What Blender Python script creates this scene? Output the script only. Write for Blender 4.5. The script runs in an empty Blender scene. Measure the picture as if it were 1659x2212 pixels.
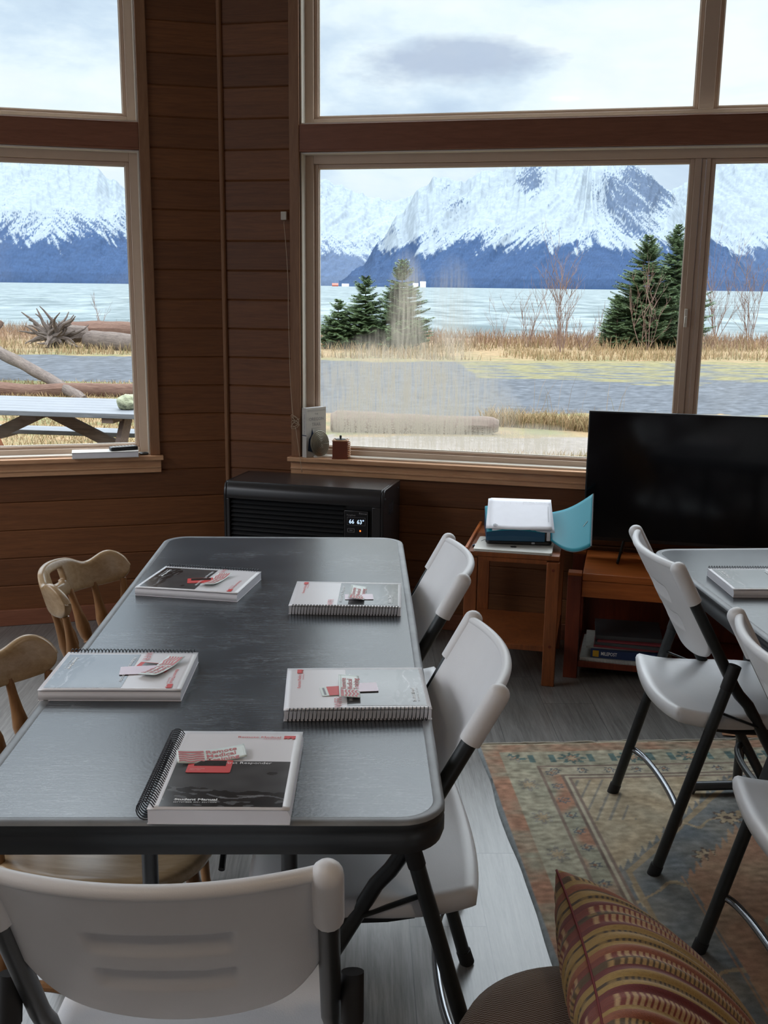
import bpy, bmesh, math, random
from mathutils import Vector, Matrix, noise
random.seed(7)
PI=math.pi
S=bpy.context.scene
COL=S.collection
R=math.radians

# ---------------------------------------------------------------- helpers
def tag(o,label=None,cat=None,group=None,kind=None):
    if label: o['label']=label
    if cat: o['category']=cat
    if group: o['group']=group
    if kind: o['kind']=kind
    return o
def link(o,parent=None):
    COL.objects.link(o)
    if parent: o.parent=parent
    return o
def empty(name,loc=(0,0,0),rz=0.0,label=None,cat=None,group=None,kind=None):
    o=bpy.data.objects.new(name,None); o.empty_display_size=.05
    link(o); o.location=loc; o.rotation_euler=(0,0,rz)
    return tag(o,label,cat,group,kind)
def copy_tree(o,parent=None):
    c=o.copy(); COL.objects.link(c); c.parent=parent
    for ch in list(o.children): copy_tree(ch,c)
    return c
class MB:
    def __init__(s): s.v=[]; s.f=[]; s.m=[]
    def add(s,vs,fs,mi=0,M=None):
        b=len(s.v)
        for p in vs:
            p=Vector(p); s.v.append(M@p if M else p)
        for f in fs: s.f.append([i+b for i in f]); s.m.append(mi)
        return s
    def box(s,a,b,M=None,mi=0):
        x0,y0,z0=a; x1,y1,z1=b
        vs=[(x0,y0,z0),(x1,y0,z0),(x1,y1,z0),(x0,y1,z0),(x0,y0,z1),(x1,y0,z1),(x1,y1,z1),(x0,y1,z1)]
        return s.add(vs,[(0,3,2,1),(4,5,6,7),(0,1,5,4),(1,2,6,5),(2,3,7,6),(3,0,4,7)],mi,M)
    def prism(s,pts,z0,z1,M=None,mi=0):
        n=len(pts)
        vs=[(p[0],p[1],z0) for p in pts]+[(p[0],p[1],z1) for p in pts]
        fs=[tuple(range(n-1,-1,-1)),tuple(range(n,2*n))]+[(i,(i+1)%n,n+(i+1)%n,n+i) for i in range(n)]
        return s.add(vs,fs,mi,M)
    def tube(s,pts,r,seg=10,M=None,mi=0,closed=False,cap=True,flat=1.0):
        pts=[Vector(p) for p in pts]; n=len(pts)
        rs=r if isinstance(r,(list,tuple)) else [r]*n
        vs=[];fs=[]
        up=None
        for i,p in enumerate(pts):
            if closed: t=(pts[(i+1)%n]-pts[i-1])
            else: t=(pts[min(i+1,n-1)]-pts[max(i-1,0)])
            if t.length<1e-9: t=Vector((0,0,1))
            t.normalize()
            if up is None:
                a=Vector((0,0,1)) if abs(t.z)<.9 else Vector((1,0,0))
                up=(a-t*a.dot(t)).normalized()
            else:
                up=(up-t*up.dot(t))
                if up.length<1e-6:
                    a=Vector((1,0,0)); up=a-t*a.dot(t)
                up.normalize()
            w=t.cross(up)
            for k in range(seg):
                an=2*PI*k/seg
                vs.append(p+up*math.cos(an)*rs[i]*flat+w*math.sin(an)*rs[i])
        rng=n if closed else n-1
        for i in range(rng):
            j=(i+1)%n
            for k in range(seg):
                k2=(k+1)%seg
                fs.append((i*seg+k,i*seg+k2,j*seg+k2,j*seg+k))
        if cap and not closed:
            fs.append(tuple(range(seg-1,-1,-1))); fs.append(tuple((n-1)*seg+k for k in range(seg)))
        return s.add(vs,fs,mi,M)
    def capsule(s,a,b,r,seg=12,M=None,mi=0):
        a=Vector(a);b=Vector(b);d=(b-a).normalized()
        pts=[];rs=[]
        for k in range(5):
            an=PI/2*k/4; pts.append(a-d*r*math.cos(an)); rs.append(max(r*math.sin(an),r*.04))
        for k in range(5):
            an=PI/2*k/4; pts.append(b+d*r*math.sin(an)); rs.append(max(r*math.cos(an),r*.04))
        return s.tube(pts,rs,seg,M,mi)
    def lathe(s,prof,seg=24,M=None,mi=0):
        vs=[];fs=[];n=len(prof)
        for r_,z in prof:
            for k in range(seg):
                an=2*PI*k/seg; vs.append((r_*math.cos(an),r_*math.sin(an),z))
        for i in range(n-1):
            for k in range(seg):
                k2=(k+1)%seg; fs.append((i*seg+k,i*seg+k2,(i+1)*seg+k2,(i+1)*seg+k))
        fs.append(tuple(range(seg-1,-1,-1))); fs.append(tuple((n-1)*seg+k for k in range(seg)))
        return s.add(vs,fs,mi,M)
    def grid(s,fn,nu,nv,mi=0,M=None):
        vs=[fn(i/nu,j/nv) for j in range(nv+1) for i in range(nu+1)]
        w=nu+1
        fs=[(j*w+i,j*w+i+1,(j+1)*w+i+1,(j+1)*w+i) for j in range(nv) for i in range(nu)]
        return s.add(vs,fs,mi,M)
    def build(s,name,mats,parent=None,smooth=False,bevel=0,subsurf=0,solid=0,angle=35):
        me=bpy.data.meshes.new(name)
        me.from_pydata([tuple(v) for v in s.v],[],s.f)
        if not isinstance(mats,(list,tuple)): mats=[mats]
        for m in mats: me.materials.append(m)
        if any(s.m): me.polygons.foreach_set('material_index',s.m)
        me.update()
        o=bpy.data.objects.new(name,me); link(o,parent)
        if solid:
            d=o.modifiers.new('solid','SOLIDIFY'); d.thickness=solid; d.offset=0
        if bevel:
            d=o.modifiers.new('bevel','BEVEL'); d.width=bevel; d.segments=2; d.limit_method='ANGLE'; d.angle_limit=R(40)
        if subsurf:
            d=o.modifiers.new('sub','SUBSURF'); d.levels=subsurf; d.render_levels=subsurf
        if smooth or bevel:
            for p in me.polygons: p.use_smooth=True
            if not subsurf and (not smooth or smooth=='auto'):
                me.set_sharp_from_angle(angle=R(angle))
        return o
def colors(o,fn,name='Col'):
    me=o.data; a=me.color_attributes.new(name,'FLOAT_COLOR','POINT')
    buf=[]
    for v in me.vertices:
        c=fn(v.co); buf+= [c[0],c[1],c[2],1.0]
    a.data.foreach_set('color',buf)
def rrect(x0,y0,x1,y1,r,n=6):
    pts=[]
    for cx,cy,a0 in ((x1-r,y0+r,-90),(x1-r,y1-r,0),(x0+r,y1-r,90),(x0+r,y0+r,180)):
        for k in range(n+1):
            a=R(a0+90*k/n); pts.append((cx+r*math.cos(a),cy+r*math.sin(a)))
    return pts
def frame(o,x,y=None,z=None):
    """matrix with origin o and axes x,y,z"""
    x=Vector(x).normalized(); 
    if z is None: y=Vector(y).normalized(); z=x.cross(y)
    else: z=Vector(z).normalized(); y=z.cross(x).normalized(); z=x.cross(y)
    M=Matrix((x,y,z)).transposed().to_4x4(); M.translation=Vector(o); return M
def srgb(r,g,b):
    f=lambda c:(c/255/12.92) if c/255<=.04045 else ((c/255+.055)/1.055)**2.4
    return (f(r),f(g),f(b))
_font={}
def text(name,s,size,M,mat,parent,align='LEFT',sx=1.0,bold=0.0,th=0.0):
    cu=bpy.data.curves.new(name,'FONT'); cu.body=s; cu.size=size; cu.align_x=align; cu.resolution_u=2; cu.offset=bold
    to=bpy.data.objects.new(name,cu); COL.objects.link(to)
    dg=bpy.context.evaluated_depsgraph_get(); me=bpy.data.meshes.new_from_object(to.evaluated_get(dg))
    bpy.data.objects.remove(to); me.transform(Matrix.Diagonal((sx,1,1,1))); me.transform(M)
    me.materials.clear(); me.materials.append(mat)
    o=bpy.data.objects.new(name,me); link(o,parent); return o

# ---------------------------------------------------------------- materials
class NT:
    def __init__(s,m): s.t=m.node_tree; s.n=s.t.nodes; s.l=s.t.links
    def new(s,ty,**k):
        n=s.n.new(ty)
        for a,b in k.items():
            if a=='ins':
                for q,w in b.items():
                    if hasattr(w,'is_linked') or isinstance(w,bpy.types.NodeSocket): s.l.new(w,n.inputs[q])
                    else: n.inputs[q].default_value=w
            else: setattr(n,a,b)
        return n
    def math(s,op,a,b=0.0,c=None,clamp=False):
        d={0:a,1:b}
        if c is not None: d[2]=c
        return s.new('ShaderNodeMath',operation=op,use_clamp=clamp,ins=d).outputs[0]
    def mix(s,f,a,b,mode='MIX'):
        n=s.new('ShaderNodeMix',data_type='RGBA',blend_type=mode,clamp_factor=True)
        for i,v in ((0,f),(6,a),(7,b)):
            if isinstance(v,bpy.types.NodeSocket): s.l.new(v,n.inputs[i])
            else: n.inputs[i].default_value=v if i==0 else (v+(1,) if len(v)==3 else v)
        return n.outputs[2]
    def ramp(s,f,stops,interp='LINEAR'):
        n=s.new('ShaderNodeValToRGB'); s.l.new(f,n.inputs[0]); e=n.color_ramp.elements; n.color_ramp.interpolation=interp
        while len(e)<len(stops): e.new(.5)
        for k,(p,c) in enumerate(stops):
            e[k].position=p; e[k].color=(c,c,c,1) if not isinstance(c,tuple) else (c+(1,))
        return n.outputs[0]
    def coord(s,scale=(1,1,1),which='Object',rot=(0,0,0),loc=(0,0,0)):
        t=s.new('ShaderNodeTexCoord'); m=s.new('ShaderNodeMapping',ins={'Vector':t.outputs[which],'Scale':scale,'Rotation':rot,'Location':loc}); return m.outputs[0]
    def noise(s,vec,scale=5,detail=4,rough=.5,dist=0):
        n=s.new('ShaderNodeTexNoise',ins={'Vector':vec,'Scale':scale,'Detail':detail,'Roughness':rough,'Distortion':dist}); return n.outputs[0]
    def bump(s,h,strength=.3,dist=.01):
        return s.new('ShaderNodeBump',ins={'Height':h,'Strength':strength,'Distance':dist}).outputs[0]
def newmat(name):
    m=bpy.data.materials.new(name); m.use_nodes=True; nt=NT(m)
    return m,nt,nt.n['Principled BSDF']
def setp(nt,p,**k):
    al={'col':'Base Color','rough':'Roughness','metal':'Metallic','spec':'Specular IOR Level','norm':'Normal','emi':'Emission Color','estr':'Emission Strength','coat':'Coat Weight','trans':'Transmission Weight','alpha':'Alpha','sheen':'Sheen Weight'}
    for a,b in k.items():
        i=p.inputs[al[a]]
        if isinstance(b,bpy.types.NodeSocket): nt.l.new(b,i)
        elif isinstance(b,tuple) and len(b)==3: i.default_value=b+(1,)
        else: i.default_value=b
def simple(name,col,rough=.5,metal=0,var=.12,scale=30,bump=0,bscale=200,spec=.5,bdist=.001,**k):
    m,nt,p=newmat(name); c=nt.coord()
    n=nt.noise(c,scale,4)
    lo=tuple(x*(1-var) for x in col); hi=tuple(min(1,x*(1+var)) for x in col)
    setp(nt,p,col=nt.mix(n,lo,hi),rough=rough,metal=metal,spec=spec,**k)
    if bump: setp(nt,p,norm=nt.bump(nt.noise(c,bscale,3),bump,bdist))
    return m
def wood(name,c1,c2,rough=.45,scale=(1,12,12),bump=.1,knots=False,plank=None,spec=.4):
    """grain along local X; plank=(axis,pitch,offset) gives every board its own tone"""
    m,nt,p=newmat(name); c=nt.coord()
    if plank:
        ax,pitch,off=plank
        sp=nt.new('ShaderNodeSeparateXYZ',ins={0:c})
        idx=nt.math('FLOOR',nt.math('DIVIDE',nt.math('SUBTRACT',sp.outputs[ax],off),pitch))
        wn=nt.new('ShaderNodeTexWhiteNoise',noise_dimensions='1D',ins={'W':idx})
        shift=nt.new('ShaderNodeVectorMath',operation='MULTIPLY_ADD',ins={0:wn.outputs['Color'],1:(7,7,7),2:c}).outputs[0]
        g=nt.new('ShaderNodeMapping',ins={'Vector':shift,'Scale':scale}).outputs[0]
    else: g=nt.coord(scale)
    n1=nt.noise(g,3.0,6,.6,1.2); n2=nt.noise(g,14,4,.6,.3)
    f=nt.math('ADD',nt.math('MULTIPLY',n1,.65),nt.math('MULTIPLY',n2,.35))
    col=nt.mix(nt.ramp(f,[(.3,0.0),(.7,1.0)]),c1,c2)
    if plank: 
        k=nt.math('MULTIPLY_ADD',wn.outputs['Value'],.30,.85)
        col=nt.mix(1.0,col,nt.new('ShaderNodeCombineColor',ins={0:k,1:k,2:nt.math('MULTIPLY_ADD',wn.outputs['Value'],.24,.86)}).outputs[0],'MULTIPLY')
    setp(nt,p,col=col,rough=rough,spec=spec,norm=nt.bump(n2,bump,.002))
    return m
def vcmat(name,rough=.8,wear=.25,scale=60,bump=.3,bscale=400,spec=.2,bdist=.002,sheen=0):
    m,nt,p=newmat(name); a=nt.new('ShaderNodeVertexColor',layer_name='Col')
    c=nt.coord(); n=nt.noise(c,scale,6,.7)
    k=nt.ramp(n,[(.3,1-wear),(.7,1+0.0)])
    setp(nt,p,col=nt.mix(1.0,a.outputs[0],k,'MULTIPLY'),rough=rough,spec=spec,sheen=sheen,norm=nt.bump(nt.noise(c,bscale,3),bump,bdist))
    return m

M={}
M['cedar']=wood('cedar_boards',srgb(92,54,30),srgb(126,80,47),.5,(1.2,14,22),.12,plank=(2,.1285,.056))
M['cedar_trim']=wood('cedar_trim',srgb(124,86,60),srgb(150,110,80),.45,(9,9,1.2),.08)
M['beam']=wood('cedar_beam',srgb(118,72,52),srgb(140,90,68),.45,(1.2,12,12),.08)
M['sill']=wood('sill_wood',srgb(190,140,105),srgb(220,175,135),.3,(1.2,12,12),.05)
M['vinyl']=simple('almond_vinyl',srgb(200,176,156),.45,var=.04)
M['vinyl_light']=simple('white_vinyl_bead',srgb(222,216,204),.35,var=.03)
M['rubber']=simple('dark_gasket',(.02,.015,.013),.6)
M['steel']=simple('charcoal_powder_coat',(.036,.040,.042),.36,metal=.35,var=.2,scale=60)
M['chrome']=simple('grey_bent_tube',(.30,.31,.33),.25,metal=.9,var=.1)
M['blackrub']=simple('black_rubber_foot',(.012,.012,.013),.6)
M['plastic']=simple('pale_grey_moulded_plastic',(.80,.80,.815),.36,var=.05,scale=12,bump=.25,bscale=420,bdist=.0008)
M['steelleg']=simple('grey_table_leg_steel',(.07,.075,.08),.35,metal=.5)
M['black']=simple('black_plastic',(.012,.013,.015),.35,var=.2)
M['blackgloss']=simple('black_gloss_screen',(.004,.004,.006),.12,var=.2,spec=.45)
M['paper']=simple('white_paper',(.82,.82,.87),.7,var=.04)
M['cover']=simple('manual_cover_card',(.78,.765,.785),.25,var=.03,scale=6)
M['red']=simple('red_print',(.62,.035,.03),.4,var=.08)
M['redfade']=simple('faded_red_print',(.55,.16,.17),.5,var=.15,scale=200)
M['white']=simple('white_print',(.8,.8,.8),.5,var=.03)
M['greyprint']=simple('grey_print',(.30,.30,.32),.6)
M['sticker']=simple('pale_green_white_sticker',(.70,.77,.73),.3,var=.03)
M['pinkcard']=simple('pale_pink_card',(.78,.66,.74),.3,var=.03)
M['coil']=simple('black_binding_coil',(.02,.02,.025),.25,var=.2)
M['teal']=simple('teal_binder_cover',srgb(6,134,152),.55,var=.08,scale=8)
M['tealdark']=simple('deep_blue_binder_spine',srgb(10,72,104),.4,var=.12,scale=8)
M['laptop']=simple('silver_aluminium',(.72,.71,.66),.35,metal=.25,var=.03)
M['sidewood']=wood('red_brown_side_table_wood',srgb(104,56,30),srgb(150,86,46),.35,(9,9,1.0),.08)
M['tvwood']=wood('orange_tv_stand_wood',srgb(140,72,30),srgb(186,104,48),.35,(1.0,10,10),.08)
M['tvwood_leg']=wood('red_tv_stand_leg_wood',srgb(84,32,18),srgb(120,52,28),.4,(9,9,1.0),.08)
M['pine']=wood('blond_chair_wood',srgb(150,122,88),srgb(188,162,128),.25,(1.5,9,9),.06,spec=.5)
M['pine_leg']=wood('turned_chair_wood',srgb(120,84,52),srgb(164,122,82),.33,(8,8,1.2),.06)
M['cord']=simple('cream_cord',(.5,.38,.27),.7)
M['book']=simple('book_jacket',(.62,.60,.56),.45,var=.08)
M['navy']=simple('navy_ink',(.03,.05,.10),.5)
M['brass']=simple('greenish_ribbed_shell',(.22,.20,.15),.35,metal=.3,var=.2)
M['redwood']=simple('red_brown_box_wood',srgb(120,60,38),.5,var=.15)
M['grass_v']=vcmat('dry_grass',.9,.3,8,0)
M['spruce']=simple('spruce_needles',srgb(84,102,66),.8,var=.4,scale=3)
M['bark']=simple('bare_twig_bark',srgb(120,96,84),.9,var=.25,scale=5)
M['drift']=wood('weathered_driftwood',srgb(66,57,54),srgb(118,106,98),.9,(1.0,9,9),.6,spec=.1)
M['driftred']=wood('reddish_driftwood',srgb(70,49,42),srgb(116,92,80),.9,(1.0,9,9),.6,spec=.1)
M['picnic']=wood('grey_picnic_boards',srgb(80,82,86),srgb(116,118,122),.55,(1.0,14,14),.2)
M['picnicdark']=wood('dark_picnic_timber',srgb(72,58,52),srgb(118,98,88),.8,(1.0,14,14),.3)
M['picnicorange']=simple('fresh_orange_timber',srgb(178,112,78),.7,var=.15)
M['stone']=simple('mossy_rock',srgb(140,142,116),.9,var=.45,scale=14,bump=.8,bscale=40,bdist=.02)
M['pillow']=vcmat('woven_striped_pillow',.85,.2,300,.5,900,sheen=.3)
M['piping']=simple('maroon_piping',(.14,.012,.012),.8,var=.2)
M['magred']=simple('red_magazine',(.22,.03,.04),.4)
M['magdark']=simple('dark_magazine',(.05,.055,.06),.35,var=.4,scale=10)
M['magblue']=simple('dark_blue_guidebook',(.012,.03,.10),.4)
M['yellow']=simple('yellow_patch',(.55,.32,.02),.5)
M['mapper']=simple('off_white_atlas',(.35,.36,.33),.6,var=.3,scale=40)

def emis(name,col,s):
    m,nt,p=newmat(name); c=nt.coord(); n=nt.noise(c,40,2)
    setp(nt,p,col=(0,0,0),emi=nt.mix(n,tuple(x*.9 for x in col),col),estr=s); return m
M['led']=emis('blue_white_digits',(.50,.68,1.0),1.6)
M['ledorange']=emis('orange_indicator',(1.0,.12,.02),4.0)
M['fill_lamp']=emis('warm_fill_glass',(1.0,.80,.60),3.0)  # glow for the added fill lamps

# grey plastic table top, scratched
def table_top_mat():
    m,nt,p=newmat('scratched_charcoal_table_top')
    c=nt.coord()
    n=nt.noise(c,3,5,.6)
    w1=nt.new('ShaderNodeTexNoise',ins={'Vector':nt.coord((1.6,26,1),rot=(0,0,1.15)),'Scale':3.0,'Detail':5.0,'Distortion':1.6}).outputs[0]
    w2=nt.new('ShaderNodeTexNoise',ins={'Vector':nt.coord((1.4,30,1),rot=(0,0,2.0)),'Scale':2.4,'Detail':4.0,'Distortion':2.2}).outputs[0]
    s1=nt.ramp(nt.math('ABSOLUTE',nt.math('SUBTRACT',w1,.5)),[(.0,1.0),(.016,0.0)])
    s2=nt.ramp(nt.math('ABSOLUTE',nt.math('SUBTRACT',w2,.5)),[(.0,1.0),(.013,0.0)])
    gate=nt.ramp(nt.noise(c,4.5,3),[(.48,0.0),(.62,1.0)])
    sc=nt.math('MULTIPLY',nt.math('MAXIMUM',s1,s2),gate)
    base=nt.mix(nt.ramp(n,[(.3,0.0),(.7,1.0)]),(.030,.038,.047),(.055,.067,.078))
    setp(nt,p,col=nt.mix(nt.math('MULTIPLY',sc,.5),base,(.34,.36,.38)),rough=nt.math('MULTIPLY_ADD',n,.10,.21),spec=.8,norm=nt.bump(nt.noise(c,160,3),.12,.001))
    return m
M['tabletop']=table_top_mat()
M['tablerim']=simple('pale_table_rim',(.20,.21,.22),.4,var=.4,scale=20)  # rim in a paler, mottled grey than the top
M['tableside']=simple('table_side_plastic',(.022,.026,.030),.38,var=.2,scale=15)

def floor_mat():
    m,nt,p=newmat('grey_oak_laminate')
    t=nt.new('ShaderNodeTexCoord'); sp=nt.new('ShaderNodeSeparateXYZ',ins={0:t.outputs['Object']})
    x,y=sp.outputs[0],sp.outputs[1]
    ix=nt.math('FLOOR',nt.math('DIVIDE',nt.math('ADD',x,.06),.19))
    w=nt.new('ShaderNodeTexWhiteNoise',noise_dimensions='1D',ins={'W':ix}).outputs['Value']
    yy=nt.math('DIVIDE',nt.math('ADD',y,nt.math('MULTIPLY',w,1.2)),1.22)
    iy=nt.math('FLOOR',yy)
    w2=nt.new('ShaderNodeTexWhiteNoise',noise_dimensions='2D',ins={'Vector':nt.new('ShaderNodeCombineXYZ',ins={0:ix,1:iy}).outputs[0]}).outputs['Value']
    fx=nt.math('ABSOLUTE',nt.math('SUBTRACT',nt.math('FRACT',nt.math('DIVIDE',nt.math('ADD',x,.06),.19)),.5))
    fy=nt.math('ABSOLUTE',nt.math('SUBTRACT',nt.math('FRACT',yy),.5))
    seam=nt.math('MAXIMUM',nt.math('GREATER_THAN',fx,.494),nt.math('GREATER_THAN',fy,.4988))
    v=nt.new('ShaderNodeCombineXYZ',ins={0:nt.math('MULTIPLY',x,34),1:nt.math('MULTIPLY_ADD',w2,9.0,nt.math('MULTIPLY',y,1.6)),2:nt.math('MULTIPLY',w2,30)}).outputs[0]
    g1=nt.noise(v,1.3,7,.7,1.2); g2=nt.noise(v,6,5,.7,.4)
    f=nt.math('ADD',nt.math('MULTIPLY',g1,.6),nt.math('MULTIPLY',g2,.4))
    col=nt.mix(nt.ramp(f,[(.36,0.0),(.6,1.0)]),(.085,.080,.075),(.215,.208,.198))
    k=nt.math('MULTIPLY_ADD',w2,.25,.85)
    col=nt.mix(1.0,col,nt.new('ShaderNodeCombineColor',ins={0:k,1:k,2:k}).outputs[0],'MULTIPLY')
    col=nt.mix(seam,col,(.05,.05,.05))
    setp(nt,p,col=col,rough=.30,spec=.85,norm=nt.bump(g2,.10,.001))
    return m
M['floor']=floor_mat()
M['ceiling']=simple('pale_ceiling',(.42,.36,.30),.8)
M['rug']=vcmat('worn_wool_rug',.95,.38,38,.5,500,spec=.1)
M['fringe']=simple('cream_fringe',(.45,.42,.36),.9)

# ---------------------------------------------------------------- walls
C0=Vector((-.613,4.786,0))
aL=R(13.6); aR=R(-14.8)
def wframe(a,sgn=1):
    d=Vector((math.cos(a),math.sin(a),0)); n=Vector((-d.y,d.x,0))
    Mx=Matrix((d,n,Vector((0,0,1)))).transposed().to_4x4(); Mx.translation=C0; return Mx
WL=wframe(aL); WR=wframe(aR)     # local x along wall (left wall: negative x), local y outward, z up
def wallobj(name,fr,mb,mat,**k):
    o=mb.build(name,mat,**k); o.matrix_world=fr; tag(o,kind='structure'); return o
PITCH=.1285; OFF=.056; TOP=3.35
def boards(mb,s0,s1,z0,z1,th=.12):
    z=OFF-PITCH
    while z<z1:
        a=max(z,z0); b=min(z+PITCH,z1); z+=PITCH
        if b-a<.004: continue
        # chamfered board profile, groove at both edges
        g=.0045; e=.005
        pr=[(0,a+.0008),(0-.0,a+.0008)]
        ys=[(th,a),(th,b),(g,b),(0,b-e),(0,a+e),(g,a)]
        n=len(ys); vs=[(s0,y,zz) for y,zz in ys]+[(s1,y,zz) for y,zz in ys]
        fs=[tuple(range(n)),tuple(range(2*n-1,n-1,-1))]+[(i,n+i,n+(i+1)%n,(i+1)%n) for i in range(n)]
        mb.add(vs,fs)
def wall_with_window(name,fr,s0,s1,w0,w1,zs):
    mb=MB()
    # s0..s1 extent, window w0..w1, zs openings list of (z0,z1)
    if w0-s0>.001: boards(mb,s0,w0,0,TOP)
    if s1-w1>.001: boards(mb,w1,s1,0,TOP)
    z=0
    for a,b in zs:
        boards(mb,w0,w1,z,a); z=b
    boards(mb,w0,w1,z,TOP)
    return wallobj(name,fr,mb,M['cedar'])
ZW=[(.76,2.10),(2.21,3.25)]
wall_with_window('wall_right',WR,0.0,3.45,.355,3.05,ZW)
wall_with_window('wall_left',WL,-2.65,0.0,-2.35,-.355,ZW)

# corner trim, casings, beams, sills, baseboards
mb=MB(); mb.tube([(-.004,-.004,0),(-.004,-.004,TOP)],.011,10)
o=mb.build('trim_1',M['cedar_trim'],smooth='auto'); o.location=C0; tag(o,kind='structure')
def casing(name,fr,s_in,s_out,sgn):
    mb=MB(); a,b=sorted((s_in,s_out))
    mb.box((a,-.014,.77),(b,.0,TOP)); o=wallobj(name,fr,mb,M['cedar_trim'],bevel=.003); return o
casing('trim_2',WR,.357,.312,1); casing('trim_3',WL,-.357,-.312,-1)
def beam(name,fr,a,b):
    mb=MB(); mb.box((a,-.010,2.105),(b,.10,2.207)); mb.box((a,-.012,2.098),(b,.02,2.107)); mb.box((a,-.012,2.204),(b,.05,2.210))
    wallobj(name,fr,mb,M['beam'],bevel=.002)
beam('trim_4',WR,.357,3.05); beam('trim_5',WL,-2.35,-.357)
def sill(name,fr,a,b,ia,ib):
    mb=MB(); mb.box((a,-.040,.750),(b,-.001,.770)); mb.box((ia,-.002,.750),(ib,.055,.770)); mb.box((a+.01,-.017,.690),(b-.01,-.0005,.750)); mb.box((a+.01,-.022,.712),(b-.01,-.017,.722))
    wallobj(name,fr,mb,[M['sill']],bevel=.004)
sill('trim_6',WR,.30,3.08,.357,3.05); sill('trim_7',WL,-2.38,-.30,-2.35,-.357)
mb=MB(); mb.box((-2.65,-.014,0),(-.005,-.0005,.075)); wallobj('baseboard_left',WL,mb,M['beam'],bevel=.003)
mb=MB(); mb.box((.005,-.014,0),(3.4,-.0005,.075)); wallobj('baseboard_right',WR,mb,M['beam'],bevel=.003)

# windows -----------------------------------------------------------------
def pane_mat(fog):
    m=bpy.data.materials.new('wet_pane_glass' if fog else 'clear_pane_glass'); m.use_nodes=True; nt=NT(m)
    for n in list(nt.n): nt.n.remove(n)
    out=nt.new('ShaderNodeOutputMaterial')
    tr=nt.new('ShaderNodeBsdfTransparent',ins={'Color':(.93,.965,.975,1)})
    gl=nt.new('ShaderNodeBsdfGlossy',ins={'Color':(1,1,1,1),'Roughness':.02})
    t=nt.new('ShaderNodeTexCoord'); sp=nt.new('ShaderNodeSeparateXYZ',ins={0:t.outputs['Object']}); x,z=sp.outputs[0],sp.outputs[2]
    lw=nt.new('ShaderNodeLayerWeight',ins={'Blend':.12})
    base=nt.new('ShaderNodeMixShader',ins={0:nt.math('MULTIPLY',lw.outputs['Fresnel'],.25),1:tr.outputs[0],2:gl.outputs[0]})
    df=nt.new('ShaderNodeBsdfTranslucent',ins={'Color':(.42,.395,.335,1)})
    c=nt.coord()
    if fog:
        def blob(cx,cz,rx,rz,soft=.5):
            d=nt.math('SQRT',nt.math('ADD',nt.math('POWER',nt.math('DIVIDE',nt.math('SUBTRACT',x,cx),rx),2.0),nt.math('POWER',nt.math('DIVIDE',nt.math('SUBTRACT',z,cz),rz),2.0)))
            dd=nt.math('ADD',d,nt.math('MULTIPLY',nt.math('SUBTRACT',nt.noise(c,5,3),.5),.6))
            return nt.ramp(dd,[(1-soft,1.0),(1.0,0.0)])
        b1=blob(.80,1.02,.52,.34); b2=blob(.82,1.35,.10,.36,.7); b3=blob(1.02,1.25,.14,.42,.8); b4=blob(1.25,.86,.5,.09,.6)
        mask=nt.math('MAXIMUM',nt.math('MAXIMUM',b1,nt.math('MULTIPLY',b4,.9)),nt.math('MAXIMUM',nt.math('MULTIPLY',b2,.8),nt.math('MULTIPLY',b3,.6)))
        streak=nt.new('ShaderNodeTexNoise',ins={'Vector':nt.coord((90,1,5)),'Scale':1.0,'Detail':4.0,'Roughness':.6}).outputs[0]
        drops=nt.noise(c,160,2)
        low=nt.ramp(nt.math('ABSOLUTE',nt.math('SUBTRACT',z,.90)),[(.03,1.0),(.12,0.0)])
        st=nt.ramp(streak,[(.38,.35),(.58,1.0)])
        dr=nt.math('MULTIPLY',nt.ramp(drops,[(.50,0.0),(.56,1.0)]),low)
        f=nt.math('MULTIPLY',nt.math('MULTIPLY',mask,nt.math('MAXIMUM',st,dr)),.55,clamp=True)
    else:
        f=nt.math('MULTIPLY',nt.ramp(nt.noise(c,3,4),[(.45,0.0),(.8,1.0)]),.05)
    mx=nt.new('ShaderNodeMixShader',ins={0:f,1:base.outputs[0],2:df.outputs[0]})
    nt.l.new(mx.outputs[0],out.inputs[0]); return m
M['wet']=pane_mat(True); M['glass']=pane_mat(False)
def ring(mb,a,b,z0,z1,w,y0,y1,wb=None):
    wb=wb or w
    mb.box((a,y0,z0),(a+w,y1,z1)); mb.box((b-w,y0,z0),(b,y1,z1)); mb.box((a+w,y0,z1-w),(b-w,y1,z1)); mb.box((a+w,y0,z0),(b-w,y1,z0+wb))
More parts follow.
